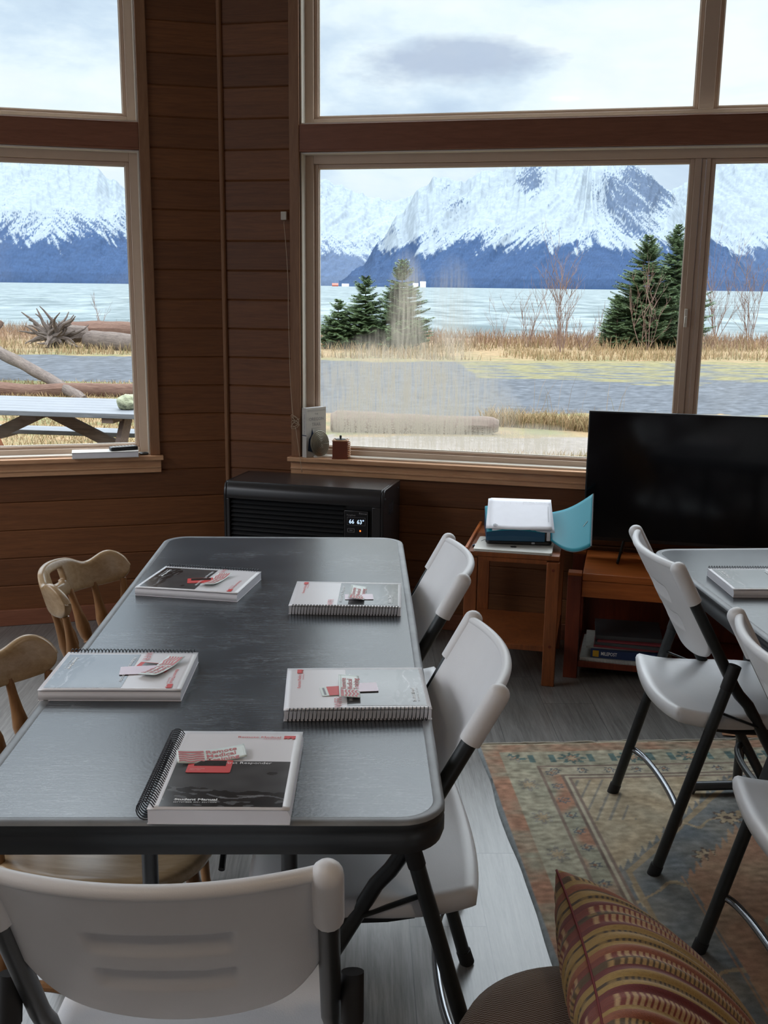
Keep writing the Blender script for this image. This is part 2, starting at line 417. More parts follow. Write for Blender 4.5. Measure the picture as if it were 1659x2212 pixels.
def window(n,fr,a,b,z0,z1,mull,fog,slider,side):
    root=empty('window_%d'%n,kind='structure'); root.matrix_world=fr
    # jamb lining
    mb=MB(); ring(mb,a+.0015,b-.0015,z0+.0015,z1-.0015,.006,.004,.058); mb.build('jamb_lining',M['vinyl_light'],root)
    mb=MB(); ring(mb,a+.0015,b-.0015,z0+.0015,z1-.0015,.042,.056,.118,.028); mb.build('frame',M['vinyl'],root,bevel=.002)
    i0,i1,j0,j1=a+.0435,b-.0435,z0+.0295,z1-.0435
    cells=[]
    if mull:
        w=.062 if slider else .058
        mb=MB()
        if slider:
            mb.box((mull-w/2,.064,j0),(mull-w/2+.026,.112,j1)); mb.box((mull-w/2+.028,.070,j0),(mull+w/2-.018,.112,j1)); mb.box((mull+w/2-.016,.066,j0),(mull+w/2,.112,j1))
        else: mb.box((mull-w/2,.056,j0),(mull+w/2,.112,j1))
        mb.build('mullion',M['vinyl'],root,bevel=.002)
        cells=[(i0,mull-w/2,fog),(mull+w/2,i1,False)]
    else: cells=[(i0,i1,fog)]
    for k,(c0,c1,fg) in enumerate(cells):
        mb=MB(); ring(mb,c0+.0005,c1-.0005,j0+.0005,j1-.0005,.0155 if not slider or k else .017,.072,.100,.012); s=mb.build('sash',M['vinyl'],root,bevel=.0015)
        mb=MB(); ring(mb,c0+.0165,c1-.0165,j0+.0125,j1-.0165,.004,.084,.094); mb.build('glazing_bead',M['vinyl_light'],s)
        mb=MB(); mb.box((c0+.018,.0885,j0+.014),(c1-.018,.0915,j1-.018)); mb.build('pane',M['wet' if fg else 'glass'],s)
    if slider:
        mb=MB(); mb.box((mull-.030,.050,1.385),(mull-.018,.064,1.46)); mb.box((mull-.028,.040,1.40),(mull-.020,.052,1.43)); mb.build('latch',M['vinyl_light'],root,bevel=.002)
    return root
window(1,WL,-2.35,-.357,.77,2.098,-1.42,False,False,-1)
window(2,WL,-2.35,-.357,2.21,3.25,-1.42,False,False,-1)
window(3,WR,.357,3.05,.77,2.098,2.035,True,True,1)
window(4,WR,.357,3.05,2.21,3.25,2.03,False,False,1)

# rest of the room shell
pL=WL@Vector((-2.65,0,0)); pR=WR@Vector((3.45,0,0)); YB=-3.6
def side_wall(name,x,y0,y1,sg,op):
    mb=MB(); t0,t1=sorted((x,x+sg*.12))
    oy0,oy1,oz0,oz1=op
    mb.box((t0,y0,0),(t1,oy0,TOP)); mb.box((t0,oy1,0),(t1,y1,TOP)); mb.box((t0,oy0,0),(t1,oy1,oz0)); mb.box((t0,oy0,oz1),(t1,oy1,TOP))
    o=mb.build(name,M['cedar']); tag(o,kind='structure')
side_wall('wall_side_left',pL.x,YB,pL.y,-1,(.3,3.6,.77,3.2))
side_wall('wall_side_right',pR.x,YB,pR.y,1,(-2.6,-1.2,.9,2.2))
mb=MB(); x0,x1=pL.x,pR.x
mb.box((x0,YB-.12,0),(-.6,YB,TOP)); mb.box((.8,YB-.12,0),(x1,YB,TOP)); mb.box((-.6,YB-.12,0),(.8,YB,.9)); mb.box((-.6,YB-.12,2.1),(.8,YB,TOP))
tag(mb.build('wall_back',M['cedar']),kind='structure')
poly=[(x0-.12,YB-.12),(x1+.12,YB-.12),(x1+.12,pR.y+.09),((WR@Vector((0,.1,0))).x,(WR@Vector((0,.1,0))).y),(x0-.12,pL.y+.1)]
mb=MB(); mb.prism(poly,-.08,0); tag(mb.build('floor',M['floor']),kind='structure')
mb=MB(); mb.prism(poly,TOP,TOP+.1); tag(mb.build('ceiling',M['ceiling']),kind='structure')

# ---------------------------------------------------------------- folding tables
def folding_table(cx,cy,rz,label,L=1.83,W=.762,H=.74):
    t=empty('folding_table',(cx,cy,0),rz,label,'table','grey folding tables')
    # top: long axis local y
    mb=MB()
    def outline(d): return rrect(-W/2+d,-L/2+d,W/2-d,L/2-d,.075-d,8)
    rings=[(0.0,H-.006),(.0025,H-.0015),(.007,H),(.016,H),(.019,H-.0012)]
    vs=[];n=len(outline(0))
    for d,z in rings: vs+=[(x,y,z) for x,y in outline(d)]
    fs=[(i*n+k,i*n+(k+1)%n,(i+1)*n+(k+1)%n,(i+1)*n+k) for i in range(len(rings)-1) for k in range(n)]
    b=len(rings)*n
    mb.add(vs,fs,1)
    mb.add([(x,y,H-.0012) for x,y in outline(.019)],[tuple(range(n))],0)
    prof=[(0,H-.006),(-.0,H-.014),(.002,H-.016),(.002,H-.026),(.0,H-.028),(0,H-.044),(.004,H-.056),(.03,H-.056)]
    vs=[]
    for d,z in prof: vs+=[(x,y,z) for x,y in outline(d)]
    mb.add(vs,[((i+1)*n+k,(i+1)*n+(k+1)%n,i*n+(k+1)%n,i*n+k) for i in range(len(prof)-1) for k in range(n)]+[tuple(reversed([ (len(prof)-1)*n+k for k in range(n)]))],2)
    mb.build('tabletop',[M['tabletop'],M['tablerim'],M['tableside']],t,smooth='auto',angle=50)
    mb=MB(); mb.box((-W/2+.05,-L/2+.10,H-.075),(-W/2+.075,L/2-.10,H-.050)); mb.box((W/2-.075,-L/2+.10,H-.075),(W/2-.05,L/2-.10,H-.050))
    mb.build('side_rail',M['steelleg'],t)
    for sg in (-1,1):
        y=sg*(L/2-.21)
        mb=MB()
        for x in (-.122,.122): mb.tube([(x,y,H-.052),(x,y,.030)],.0145,12)
        mb.tube([(-.27,y,.012),(-.255,y,.03),(.255,y,.03),(.27,y,.012)],.0145,12)
        mb.tube([(-.31,y,H-.064),(.31,y,H-.064)],.012,10)
        mb.build('leg_frame',M['steelleg'],t,smooth='auto')
        mb=MB()
        mb.prism([(-.035,-.0),(.035,0),(.012,.06),(-.012,.06)],-.004,.004,frame((0,y-sg*.16,H-.115),(1,0,0),y=(0,0,1)))
        mb.tube([(0,y-sg*.02,H-.22),(0,y-sg*.30,H-.075)],.006,8)
        mb.tube([(-.012+.024*k/10+.004*math.sin(k*2),y-sg*.155,H-.06-.05*math.sin(PI*k/10)) for k in range(11)],.002,6)
        mb.build('folding_brace',M['black'],t,smooth='auto')
    return t
folding_table(-.2416,2.3527,0,'long charcoal folding table laid with five spiral manuals in the middle of the room')
T2=folding_table(1.341,2.245,R(3.0),'grey scratched folding table at the right edge on the rug, in front of the television')

# ---------------------------------------------------------------- folding chair (faces +x, origin between the rear feet)
def make_folding_chair(label):
    t=empty('folding_chair',(0,0,0),0,label,'chair','pale grey folding chairs')
    TX=lambda z:.010+.536*(.850-z)
    for sg in (-1,1):
        y=sg*.207
        mb=MB(); mb.tube([(TX(.84),y,.84),(TX(.53),y,.53),(.196,y,.508),(.222,y*1.01,.48),(.482,sg*.218,.022)],.0150,14)
        leg=mb.build('front_leg',M['steel'],t,smooth='auto')
        mb=MB(); mb.tube([(.478,sg*.218,.030),(.492,sg*.218,.0005)],.0172,14); mb.build('rubber_foot',M['blackrub'],leg,smooth='auto')
        yl=sg*.2375
        mb=MB(); mb.tube([(.006,sg*.2300,.022),(.150,yl,.535),(.166,yl,.592)],.0150,14)
        leg=mb.build('rear_leg',M['steel'],t,smooth='auto')
        mb=MB(); mb.tube([(.008,sg*.23,.032),(-.002,sg*.23,.0005)],.0172,14)
        mb.build('rubber_foot',M['blackrub'],leg,smooth='auto')
        mb=MB(); mb.tube([(.150,yl,.535),(.168,yl,.600)],.0165,14); mb.build('pivot_cap',M['blackrub'],leg,smooth='auto')
        mb=MB(); mb.tube([(.133,sg*.2235,.470),(.246,sg*.2215,.425)],.0085,8,flat=.4)
        mb.build('brace',M['steel'],t,smooth='auto')
        mb=MB()
        sy=sg*.180
        mb.tube([(.15,sy,.404),(.20,sy,.396),(.28,sy,.393),(.36,sy,.396),(.40,sy,.404)],.0105,8)
        mb.build('seat_rail',M['blackrub'],t,smooth='auto')
    # bowed lower crossbars
    def bow(za,xa,ya,dx,dz,mat,name,r=.0095):
        pts=[]
        for k in range(25):
            a=k/24; yy=ya*math.cos(PI*a); s=math.sin(PI*a)**.85
            pts.append((xa+dx*s,yy,za+dz*s))
        mb=MB(); mb.tube(pts,r,12); mb.build(name,mat,t,smooth='auto')
    bow(.150,.042,.231,.046,-.004,M['chrome'],'rear_crossbar')
    bow(.175,.395,.214,-.060,-.004,M['steel'],'front_crossbar')
    # seat shell
    def seat(u,v):
        a=u*2-1; b=v*2-1                       # a: depth -1 rear..1 front, b: lateral
        k=.28
        x=a*math.sqrt(1-k*b*b/2); y=b*math.sqrt(1-k*a*a/2)
        w=.206-.012*a if a<0 else .206+.004*a
        X=.245+.215*x; Yy=w*y
        z=.438+.014*b*b+.020*max(0,-a)**3-.022*max(0,a)**4-.006*(1-b*b)
        edge=max(abs(a),abs(b)); 
        return (X,Yy,z)
    mb=MB(); nu,nv=22,20
    # closed shell with skirt
    top=[seat(i/nu,j/nv) for j in range(nv+1) for i in range(nu+1)]
    w=nu+1
    mb.add(top,[(j*w+i,j*w+i+1,(j+1)*w+i+1,(j+1)*w+i) for j in range(nv) for i in range(nu)])
    bd=[i for i in range(nu+1)]+[j*w+nu for j in range(1,nv+1)]+[nv*w+i for i in range(nu-1,-1,-1)]+[j*w for j in range(nv-1,0,-1)]
    cen=Vector((.245,0,0)); prev=bd[:]; allv=None
    for d,z in ((.008,-.006),(.012,-.016),(.010,-.034),(.002,-.041),(-.02,-.041)):
        base=len(mb.v)
        for i in bd:
            p=Vector(top[i]); r=(p-cen); r.z=0; r.normalize(); mb.v.append(Vector((p.x+r.x*d,p.y+r.y*d,p.z+z)))
        m=len(bd)
        for k in range(m):
            mb.f.append([prev[k],base+k,base+(k+1)%m,prev[(k+1)%m]]); mb.m.append(0)
        prev=[base+k for k in range(m)]
    mb.f.append(prev[::-1]); mb.m.append(0)
    mb.build('seat',M['plastic'],t,smooth=True)
    # backrest
    def sst(x,a,b):
        x=max(0,min(1,(x-a)/(b-a))); return x*x*(3-2*x)
    def slot(y,z,z0,z1):
        return sst(abs(y),.094,.084)*sst(z,z0,z0+.012)*sst(z,z1,z1-.005)
    def back(u,v,off=0,rec=0):
        b=u*2-1; y=.196*b
        zb=.572+.030*b*b+.075*abs(b)**7
        z=zb+(.847-zb)*v
        x=TX(z)-.042*(1-b*b)+.004
        dd=.012*slot(y,z,.722,.772)*(1-.75*sst(z,.772,.722))+.012*slot(y,z,.642,.692)*(1-.75*sst(z,.692,.642))
        nx,nz=.88,.47
        return (x+(dd*rec*.92+off)*nx,y,z+(dd*rec*.92+off)*nz)
    mb=MB(); nu,nv=64,72
    fr_=[back(i/nu,j/nv,.009,0) for j in range(nv+1) for i in range(nu+1)]
    bk_=[back(i/nu,j/nv,-.009,1) for j in range(nv+1) for i in range(nu+1)]
    w=nu+1; B=len(fr_)
    q=[(j*w+i,j*w+i+1,(j+1)*w+i+1,(j+1)*w+i) for j in range(nv) for i in range(nu)]
    bd=[i for i in range(nu+1)]+[j*w+nu for j in range(1,nv+1)]+[nv*w+i for i in range(nu-1,-1,-1)]+[j*w for j in range(nv-1,0,-1)]
    # rounded edge: an extra loop pushed outward between both skins
    mid=[]
    cx=sum(fr_[i][1] for i in bd)/len(bd); cz=.71
    for i in bd:
        f,k=Vector(fr_[i]),Vector(bk_[i]); m_=(f+k)/2; d=Vector((0,m_.y,m_.z-cz)); d.normalize(); mid.append(m_+d*.006)
    n=len(bd); c0=2*B
    mb.add(fr_+bk_+mid,q+[tuple(B+x for x in reversed(t_)) for t_ in q]+[(bd[(k+1)%n],bd[k],c0+k,c0+(k+1)%n) for k in range(n)]+[(c0+(k+1)%n,c0+k,B+bd[k],B+bd[(k+1)%n]) for k in range(n)])
    ob=mb.build('backrest',M['plastic'],t,smooth=True)
    mb=MB(); mb.tube([back(k/30,1.0,.0) for k in range(31)],.0100,12)
    for sg in (-1,1):
        hp=[(TX(.846)-.009*math.sin(PI/2*q/5)*1.0-.0*q,sg*.207,.846+.0175*math.sin(PI/2*q/5)) for q in range(5,-1,-1)]+[(TX(.758),sg*.207,.758)]
        mb.tube(hp,[.0205*max(.06,math.cos(PI/2*q/5)) for q in range(5,-1,-1)]+[.0205],16)
    mb.build('backrest_rim',M['plastic'],t,smooth='auto',angle=60)
    return t
chairs=[((-.243,1.11),R(90),'pale grey folding chair in the foreground with its back to the viewer'),
        ((.262,2.60),R(180),'pale grey folding chair at the far end of the middle table, facing left'),
        ((.256,1.893),R(180),'pale grey folding chair drawn in at the near right corner of the middle table'),
        ((.796,2.716),0,'pale grey folding chair at the second table, standing whole on the rug'),
        ((.810,1.925),0,'pale grey folding chair cut by the right edge of the picture, behind the pillow')]
proto=None
for (p,rz,lb) in chairs:
    c=make_folding_chair(lb) if proto is None else copy_tree(proto)
    if proto is None: proto=c
    c.location=(p[0],p[1],0); c.rotation_euler=(0,0,rz); c['label']=lb
chair_list=[o for o in COL.objects if o.name.startswith('folding_chair')]

# ---------------------------------------------------------------- wooden spindle chairs (face +x, origin under seat centre)
def make_wood_chair(label):
    t=empty('spindle_chair',(0,0,0),0,label,'chair','blond wooden spindle-back chairs')
    def smooth(x,a,b):
        x=max(0,min(1,(x-a)/(b-a))); return x*x*(3-2*x)
    # crest rail
    AR=.215
    def arc(a):  # a -1..1, arm of crest in plan
        th=a*R(68); return Vector((-.215-AR*math.cos(th)+.16,AR*math.sin(th)*1.0,0)), Vector((-math.cos(th),math.sin(th),0))
    def topz(a):
        a=abs(a)
        if a<.30: return .800-.006*(a/.30)**2
        if a<.52: return .794-.022*smooth(a,.28,.52)
        if a<.80: return .772+.022*smooth(a,.52,.80)
        r=(a-.80)/.20; return .794-.050*(1-math.sqrt(max(0,1-r*r)))
    def botz(a):
        a=abs(a)
        z=.700+.010*smooth(a,.6,1)
        if a>.80:
            r=(a-.80)/.20; return z+.044*(1-math.sqrt(max(0,1-r*r)))
        return z
    mb=MB(); N=96; Kz=16
    hole=set()
    def P(i,k,off):
        a=-1+2*i/N; p,n=arc(a); zt,zb=topz(a),botz(a); z=zb+(zt-zb)*k/Kz
        lean=-(z-.70)*.30
        bulge=.0
        q=p+n*(off)+Vector((lean,0,0)); return (q.x,q.y,z)
    vs=[];T=.011
    for sgn in (-1,1):
        for i in range(N+1):
            for k in range(Kz+1):
                ed=min(1,k/1.5,(Kz-k)/1.5); vs.append(P(i,k,sgn*T*(.62+.38*ed)))
    W=Kz+1; B=(N+1)*W
    def isH(i,k):
        a=-1+2*(i+.5)/N; kk=(k+.5)/Kz
        return ((a/.15)**4+((kk-.58)/.19)**4)<1
    for i in range(N):
        for k in range(Kz):
            h=isH(i,k)
            a0=i*W+k; q=(a0,a0+1,a0+W+1,a0+W)
            if not h:
                mb.f.append(list(q)); mb.m.append(0); mb.f.append([B+x for x in reversed(q)]); mb.m.append(0)
            for (di,dk,e) in ((-1,0,(a0,a0+1)),(1,0,(a0+W+1,a0+W)),(0,-1,(a0+W,a0)),(0,1,(a0+1,a0+W+1))):
                ii,kk=i+di,k+dk
                out=ii<0 or ii>=N or kk<0 or kk>=Kz
                if (not h) and (out or isH(ii,kk)):
                    mb.f.append([e[1],e[0],B+e[0],B+e[1]]); mb.m.append(0)
    mb.v=[Vector(v) for v in vs]
    o=mb.build('crest_rail',M['pine'],t,smooth=True,subsurf=1)
    # spindles
    for q,a in enumerate((-.86,-.52,-.18,.18,.52,.86)):
        p,n=arc(a); top=Vector((p.x-.0,p.y,.712)); ba=Vector((-.175+.08*(1-math.cos(a*1.1))*1.0,p.y*.80,.445))
        d=top-ba; L=d.length
        prof=[(0,.0085),(.10,.011),(.22,.0135),(.34,.010),(.42,.0125),(.445,.0105),(.46,.0135),(.475,.0105),(.52,.0155),(.62,.0175),(.74,.0125),(.86,.0095),(1.0,.0085)]
        mb=MB(); mb.tube([ba+d*s for s,_ in prof],[r*1.05 for _,r in prof],12); mb.build('spindle',M['pine_leg'],t,smooth='auto',angle=60)
    # seat
    mb=MB()
    def outl(s):
        pts=[]
        for k in range(48):
            th=2*PI*k/48; c,sn=math.cos(th),math.sin(th)
            e=2/2.8
            x=.205*math.copysign(abs(c)**e,c); y=.205*math.copysign(abs(sn)**e,sn)*(1.0+.06*c)
            pts.append((x*s*1.10+.025,y*s))
        return pts
    rg=[(.0,.418),(.90,.418),(.98,.424),(1.0,.434),(.985,.446),(.95,.450),(.85,.446),(.6,.440),(.3,.438)]
    vs=[];fs=[]
    for s,z in rg: vs+=[(x,y,z) for x,y in outl(max(s,.01))]
    n=48
    fs=[(i*n+k,i*n+(k+1)%n,(i+1)*n+(k+1)%n,(i+1)*n+k) for i in range(len(rg)-1) for k in range(n)]+[tuple((len(rg)-1)*n+k for k in range(n))]
    mb.add(vs,fs); mb.build('seat',M['pine'],t,smooth=True)
    # legs + stretchers
    feet=[]
    for sx in (-1,1):
        for sy in (-1,1):
            a=Vector((sx*.125,sy*.125,.42)); b=Vector((sx*.185,sy*.185,.0)); d=b-a
            prof=[(0,.011),(.12,.015),(.3,.020),(.42,.016),(.46,.019),(.5,.016),(.55,.020),(.7,.019),(.85,.014),(.95,.012),(1,.0125)]
            mb=MB(); mb.tube([a+d*s for s,_ in prof],[r for _,r in prof],12); mb.build('leg',M['pine_leg'],t,smooth='auto',angle=60)
    for sy in (-1,1):
        mb=MB(); mb.tube([(-.16,sy*.158,.19),(-.05,sy*.158,.19),(0,sy*.158,.19),(.05,sy*.158,.19),(.16,sy*.158,.19)],[.008,.011,.015,.011,.008],10); mb.build('stretcher',M['pine_leg'],t,smooth='auto')
    mb=MB(); mb.tube([(0,-.158,.19),(0,0,.19),(0,.158,.19)],[.008,.014,.008],10); mb.build('stretcher',M['pine_leg'],t,smooth='auto')
    return t
w1=make_wood_chair('blond wooden chair with a handle slot in its curved back, far left of the table')
w1.location=(-.545,2.665,0); w1.rotation_euler=(0,0,R(-10))
w2=copy_tree(w1); w2.location=(-.530,1.945,0); w2.rotation_euler=(0,0,R(-6))
w2['label']='blond wooden chair cut by the left edge of the picture, nearer the viewer'

# ---------------------------------------------------------------- spiral manuals
def manual(cx,cy,z,rz,label,sticker,cards,th=.0195,coilr=.0122,wfr=True):
    t=empty('spiral_manual',(cx,cy,z),rz,label,'manual','spiral-bound course manuals on the tables')
    W,Hh=.2159,.2794
    # page block, fore edge slightly slumped
    mb=MB()
    def yz(k): return k/8*th
    vs=[];n=4
    for k in range(9):
        zz=.0006+k/8*th; sl=.004*math.sin(k/8*PI)-.002*k/8
        vs+=[(-W/2+.001,-Hh/2+.001,zz),(W/2-.002+sl,-Hh/2+.001,zz),(W/2-.002+sl,Hh/2-.001,zz),(-W/2+.001,Hh/2-.001,zz)]
    fs=[(0,3,2,1),(32,33,34,35)]+[(k*4+i,k*4+(i+1)%4,k*4+4+(i+1)%4,k*4+4+i) for k in range(8) for i in range(4)]
    mb.add(vs,fs); mb.build('page_block',M['paper'],t)
    zc=th+.0010
    def wave(x,y): return .0018*math.sin((x+.1)*14)*((x+W/2)/W)+.0012*math.sin(y*11+1)
    mb=MB(); mb.grid(lambda u,v:(-W/2+W*u,-Hh/2+Hh*v,zc+.0012+wave(-W/2+W*u,-Hh/2+Hh*v)*.5),16,20)
    cov=mb.build('cover',M['cover'],t,smooth=True,solid=.0008)
    mb=MB(); mb.box((-W/2,-Hh/2,-.0006+.0008),(W/2,Hh/2,.0006+.0002)); mb.build('back_cover',M['cover'],t)
    top=lambda x,y: zc+.0020+wave(x,y)*.5
    # landscape picture panel
    x0,x1,y0,y1=-W/2+.016,W/2-.012,-Hh/2+.008,.020
    mb=MB(); mb.grid(lambda u,v:(x0+(x1-x0)*u,y0+(y1-y0)*v,top(x0+(x1-x0)*u,y0+(y1-y0)*v)),120,90)
    pic=mb.build('cover_picture',M['coverpic'],cov,smooth=True)
    def pc(co):
        u=(co.x-x0)/(x1-x0); v=(co.y-y0)/(y1-y0)
        ridge=.50-.38*u+.30*max(0,u-.45)+.05*noise.noise(Vector((u*6,1,3)))+.03*noise.noise(Vector((u*17,4,3)))
        if u<.30: ridge-=.25*(.30-u)*(1 if u>.12 else 1.0)
        g=.075+.022*noise.noise(Vector((u*5,v*5,9)))+.015*v
        if v<ridge:
            g=.026+.016*noise.noise(Vector((u*22,v*22,1)))
            if noise.noise(Vector((u*9+v*5,v*16,5)))>.26: g+=.09
            if abs(v-(.34-.20*u+.06*math.sin(u*9)))<.012 and u>.35: g+=.12
        hx,hy=(u-.86)/.045,(v-.72)/.035
        if hx*hx+hy*hy<1: g*=.45
        return (g*1.0,g*1.02,g*1.05)
    colors(pic,pc)
    Z=top(0,0)+.0012
    # logo block: red flag with notched lower edge
    lx,ly=W/2-.030,Hh/2-.034
    mb=MB(); mb.prism([(0,0),(.004,.0045),(.008,.001),(.012,.006),(.016,.0),(.020,.0035),(.020,.013),(0,.013)],0,.0004,Matrix.Translation((lx-.001,ly,top(lx,ly)+.0004)))
    mb.build('logo',M['red'],cov)
    text('brand_lettering','Remote Medical',.0098,Matrix.Translation((lx-.006,ly+.0045,top(lx,ly)+.0006)),M['red'],cov,'RIGHT',1.18)
    text('brand_lettering','TRAINING',.0048,Matrix.Translation((lx-.006,ly-.0015,top(lx,ly)+.0006)),M['redfade'],cov,'RIGHT',1.4)
    text('title_lettering','Wilderness First Responder',.0108,Matrix.Translation((-W/2+.036,.0085,Z)),M['white'],cov,'LEFT',1.12)
    if wfr: text('title_lettering','WFR',.021,Matrix.Translation((-W/2+.006,.030,Z)),M['redfade'],cov,'LEFT',1.1)
    text('subtitle_lettering','Student Manual',.0090,Matrix.Translation((-W/2+.036,-Hh/2+.0265,top(-.06,-.12)+.0006)),M['white'],cov,'LEFT',1.18,.0003)
    text('subtitle_lettering','SEPTEMBER 2021 EDITION',.0046,Matrix.Translation((-W/2+.036,-Hh/2+.0195,top(-.06,-.12)+.0006)),M['white'],cov,'LEFT',1.25)
    # coil
    mb=MB(); turns=36; pts=[]
    cz=th/2+.002
    for k in range(turns*14+1):
        a=2*PI*k/14; pts.append((-W/2+.001+(-.0050+coilr*.85*math.cos(a)),-Hh/2+.006+(Hh-.012)*k/(turns*14),cz+max(coilr,th/2+.0035)*math.sin(a)))
    mn=min(p[2] for p in pts)
    pts=[(x,y,zz+max(0,.0012-mn)) for x,y,zz in pts]
    mb.tube(pts,.0010,6); mb.build('binding_coil',M['coil'],t,smooth=True)
    # loose stickers and cards resting on the cover (things of their own)
    zt=z+zc+.0034
    mtx=Matrix.Translation((cx,cy,0))@Matrix.Rotation(rz,4,'Z')
    out=[]
    for n_,(kx,ky,ka,kind,lb) in enumerate(cards):
        p=Vector((kx,ky,0))
        e=empty('card',(p.x,p.y,zt+.0009*n_),R(ka),lb,'card','loose cards on the manuals')
        m_={'red':M['red'],'pink':M['pinkcard'],'green':M['sticker']}[kind]
        mb=MB(); mb.prism(rrect(-.036,-.0225,.036,.0225,.003,4),0,.0006); cb=mb.build('card_face',m_,e)
        if kind=='red':
            mb=MB(); mb.grid(lambda u,v:(-.026+.052*u,.001+.019*v,.0009+.0),24,10); im=mb.build('card_picture',M['coverpic'],e); colors(im,lambda co:(.03+.03*(noise.noise(co*180)+.4),)*3)
            text('card_lettering','WILDERNESS\nFIRST AID',.0042,Matrix.Translation((-.031,-.011,.0009)),M['redfade2'],e)
        if kind=='green':
            mb=MB(); mb.box((-.022,-.0222,.0006),(.033,.0222,.0010)); mb.build('card_stripe',M['red'],e); mb=MB(); mb.box((-.031,-.017,.0006),(-.027,.017,.0010)); mb.build('card_stripe',M['greyprint'],e)
    if sticker:
        kx,ky,ka,curl,lb=sticker; p=Vector((kx,ky,0))
        e=empty('sticker',(p.x,p.y,zt+.0009*len(cards)+.0006),R(ka),lb,'sticker','red and white stickers on the manuals')
        cz2=lambda x,y: curl*((x/.0635)**2)*.014+curl*.004*(y/.019)
        w2,h2=.0570,.0205
        o_=rrect(-w2,-h2,w2,h2,.003,4)
        mb=MB(); mb.grid(lambda u,v:(-w2+2*w2*u,-h2+2*h2*v,cz2(-w2+2*w2*u,-h2+2*h2*v)),24,6)
        face=mb.build('sticker_face',M['sticker'],e,smooth=True,solid=.0004)
        mb=MB()
        for k in range(5):
            yb=-.016+k*.0068
            def st(u,v,yb=yb,k=k):
                x=-.054+.042*u; ww=.0022*math.sin(u*3.2*PI)*(1-.15*k)
                y=yb+ww*(1 if k<4 else 0)*1.0+(.0042 if k<4 else .0058)*v
                if k==4 and v>.5: y=.0170
                return (x,y,cz2(x,y)+.0006)
            mb.grid(st,20,2)
        mb.build('wave_stripes',M['redfade'],e)
        for k,w in enumerate(('Remote','Medical','Training')):
            tx=text('sticker_lettering',w,.0145,Matrix.Translation((-.009,.0065-.0125*k,0)),M['redfade'],e,'LEFT',1.12,.0003)
            for v in tx.data.vertices: v.co.z=cz2(v.co.x,v.co.y)+.0006
    return t
m,nt,p=newmat('dark_cover_photograph'); a=nt.new('ShaderNodeVertexColor',layer_name='Col'); setp(nt,p,col=a.outputs[0],rough=.16,spec=.6,coat=.45); p.inputs['Coat Roughness'].default_value=.10; M['coverpic']=m
M['redfade2']=simple('pale_red_lettering',(.75,.35,.33),.5)
ZT=.7392
manual(-.208,1.572,ZT,R(-1.0),'spiral manual at the near edge of the middle table, coil on its left',
   (-.245,1.608,13,.45,'red and white sticker lying on the nearest manual'),
   [(-.243,1.572,-1,'red','red picture card half under the sticker on the nearest manual')],th=.0225,coilr=.0168,wfr=False)
manual(-.429,2.690,ZT,R(-101.3),'spiral manual at the far left corner of the table, dark landscape cover',
   (-.383,2.670,-108,.45,'red and white sticker on the far left manual'),
   [(-.423,2.672,8,'red','glossy red card beside the sticker on the far left manual')],wfr=True)
manual(-.486,2.015,ZT,R(-90.3),'spiral manual mirroring the sky, at the left edge of the middle table',
   (-.405,2.022,-112,.45,'red and white sticker slanting over the pink card on the middle left manual'),
   [(-.425,2.030,-12,'red','red card mostly hidden on the middle left manual'),(-.452,2.010,8,'pink','pale pink card on the middle left manual')])
manual(-.031,2.560,ZT,R(87.7),'spiral manual at the far right of the table, coil towards the viewer',
   (-.004,2.545,86,.6,'curled red and white sticker on the far right manual'),
   [(.0,2.530,2,'pink','pale pink card under the curled sticker on the far right manual')])
manual(-.004,1.925,ZT,R(92.0),'spiral manual overhanging the right edge of the table, coil towards the viewer',
   (-.018,1.915,92,.35,'square-on red and white sticker on the overhanging manual'),
   [(-.038,1.905,10,'green','red and green striped card left of the sticker on the overhanging manual'),(.002,1.920,6,'pink','pale pink card right of the sticker on the overhanging manual')])
manual(1.135,2.725,ZT,R(-90),'spiral manual lying on the right-hand table, its cover mirroring the sky',None,
   [(1.215,2.715,10,'red','dark red card at the very right edge of the picture')])

# ---------------------------------------------------------------- propane style heater cabinet
h=empty('room_heater',(-.594,4.430,0),R(-16.2),'black metal cabinet heater with a lit digital display standing in the corner','heater')
Wd,Dp,Ht=.722,.286,.700
mb=MB()
pr=[(0.0,.02),(0.0,.640),(.004,.668),(.016,.690),(.030,.700),(Dp,.700),(Dp,.02)]
gx0,gx1,gz0,gz1=.028,.672,.10,.628
# side caps and shell
n=len(pr)
for x0,x1 in ((0,.012),(Wd-.012,Wd)):
    vs=[(x0,y,z) for y,z in pr]+[(x1,y,z) for y,z in pr]
    mb.add(vs,[tuple(range(n)),tuple(range(2*n-1,n-1,-1))]+[(i,n+i,n+(i+1)%n,(i+1)%n) for i in range(n)])
pr2=[(0,gz1),(0,.640),(.004,.668),(.016,.690),(.030,.700),(Dp,.700),(Dp,.690),(.035,.690),(.02,gz1)]
n=len(pr2); vs=[(.012,y,z) for y,z in pr2]+[(Wd-.012,y,z) for y,z in pr2]
mb.add(vs,[tuple(range(n)),tuple(range(2*n-1,n-1,-1))]+[(i,n+i,n+(i+1)%n,(i+1)%n) for i in range(n)])
mb.box((.012,0,.02),(gx0,.02,gz1)); mb.box((gx1,0,.02),(Wd-.012,.02,gz1)); mb.box((gx0,0,.02),(gx1,.02,gz0)); mb.box((.012,Dp-.01,.02),(Wd-.012,Dp-.001,.69)); mb.box((.012,.03,.02),(Wd-.012,Dp-.01,.03))
M['heater']=simple('dark_brown_black_enamel',(.022,.021,.022),.24,var=.15,scale=10,bump=.08,bscale=300,metal=.2)
mb.build('cabinet',M['heater'],h,bevel=.003)
mb=MB()
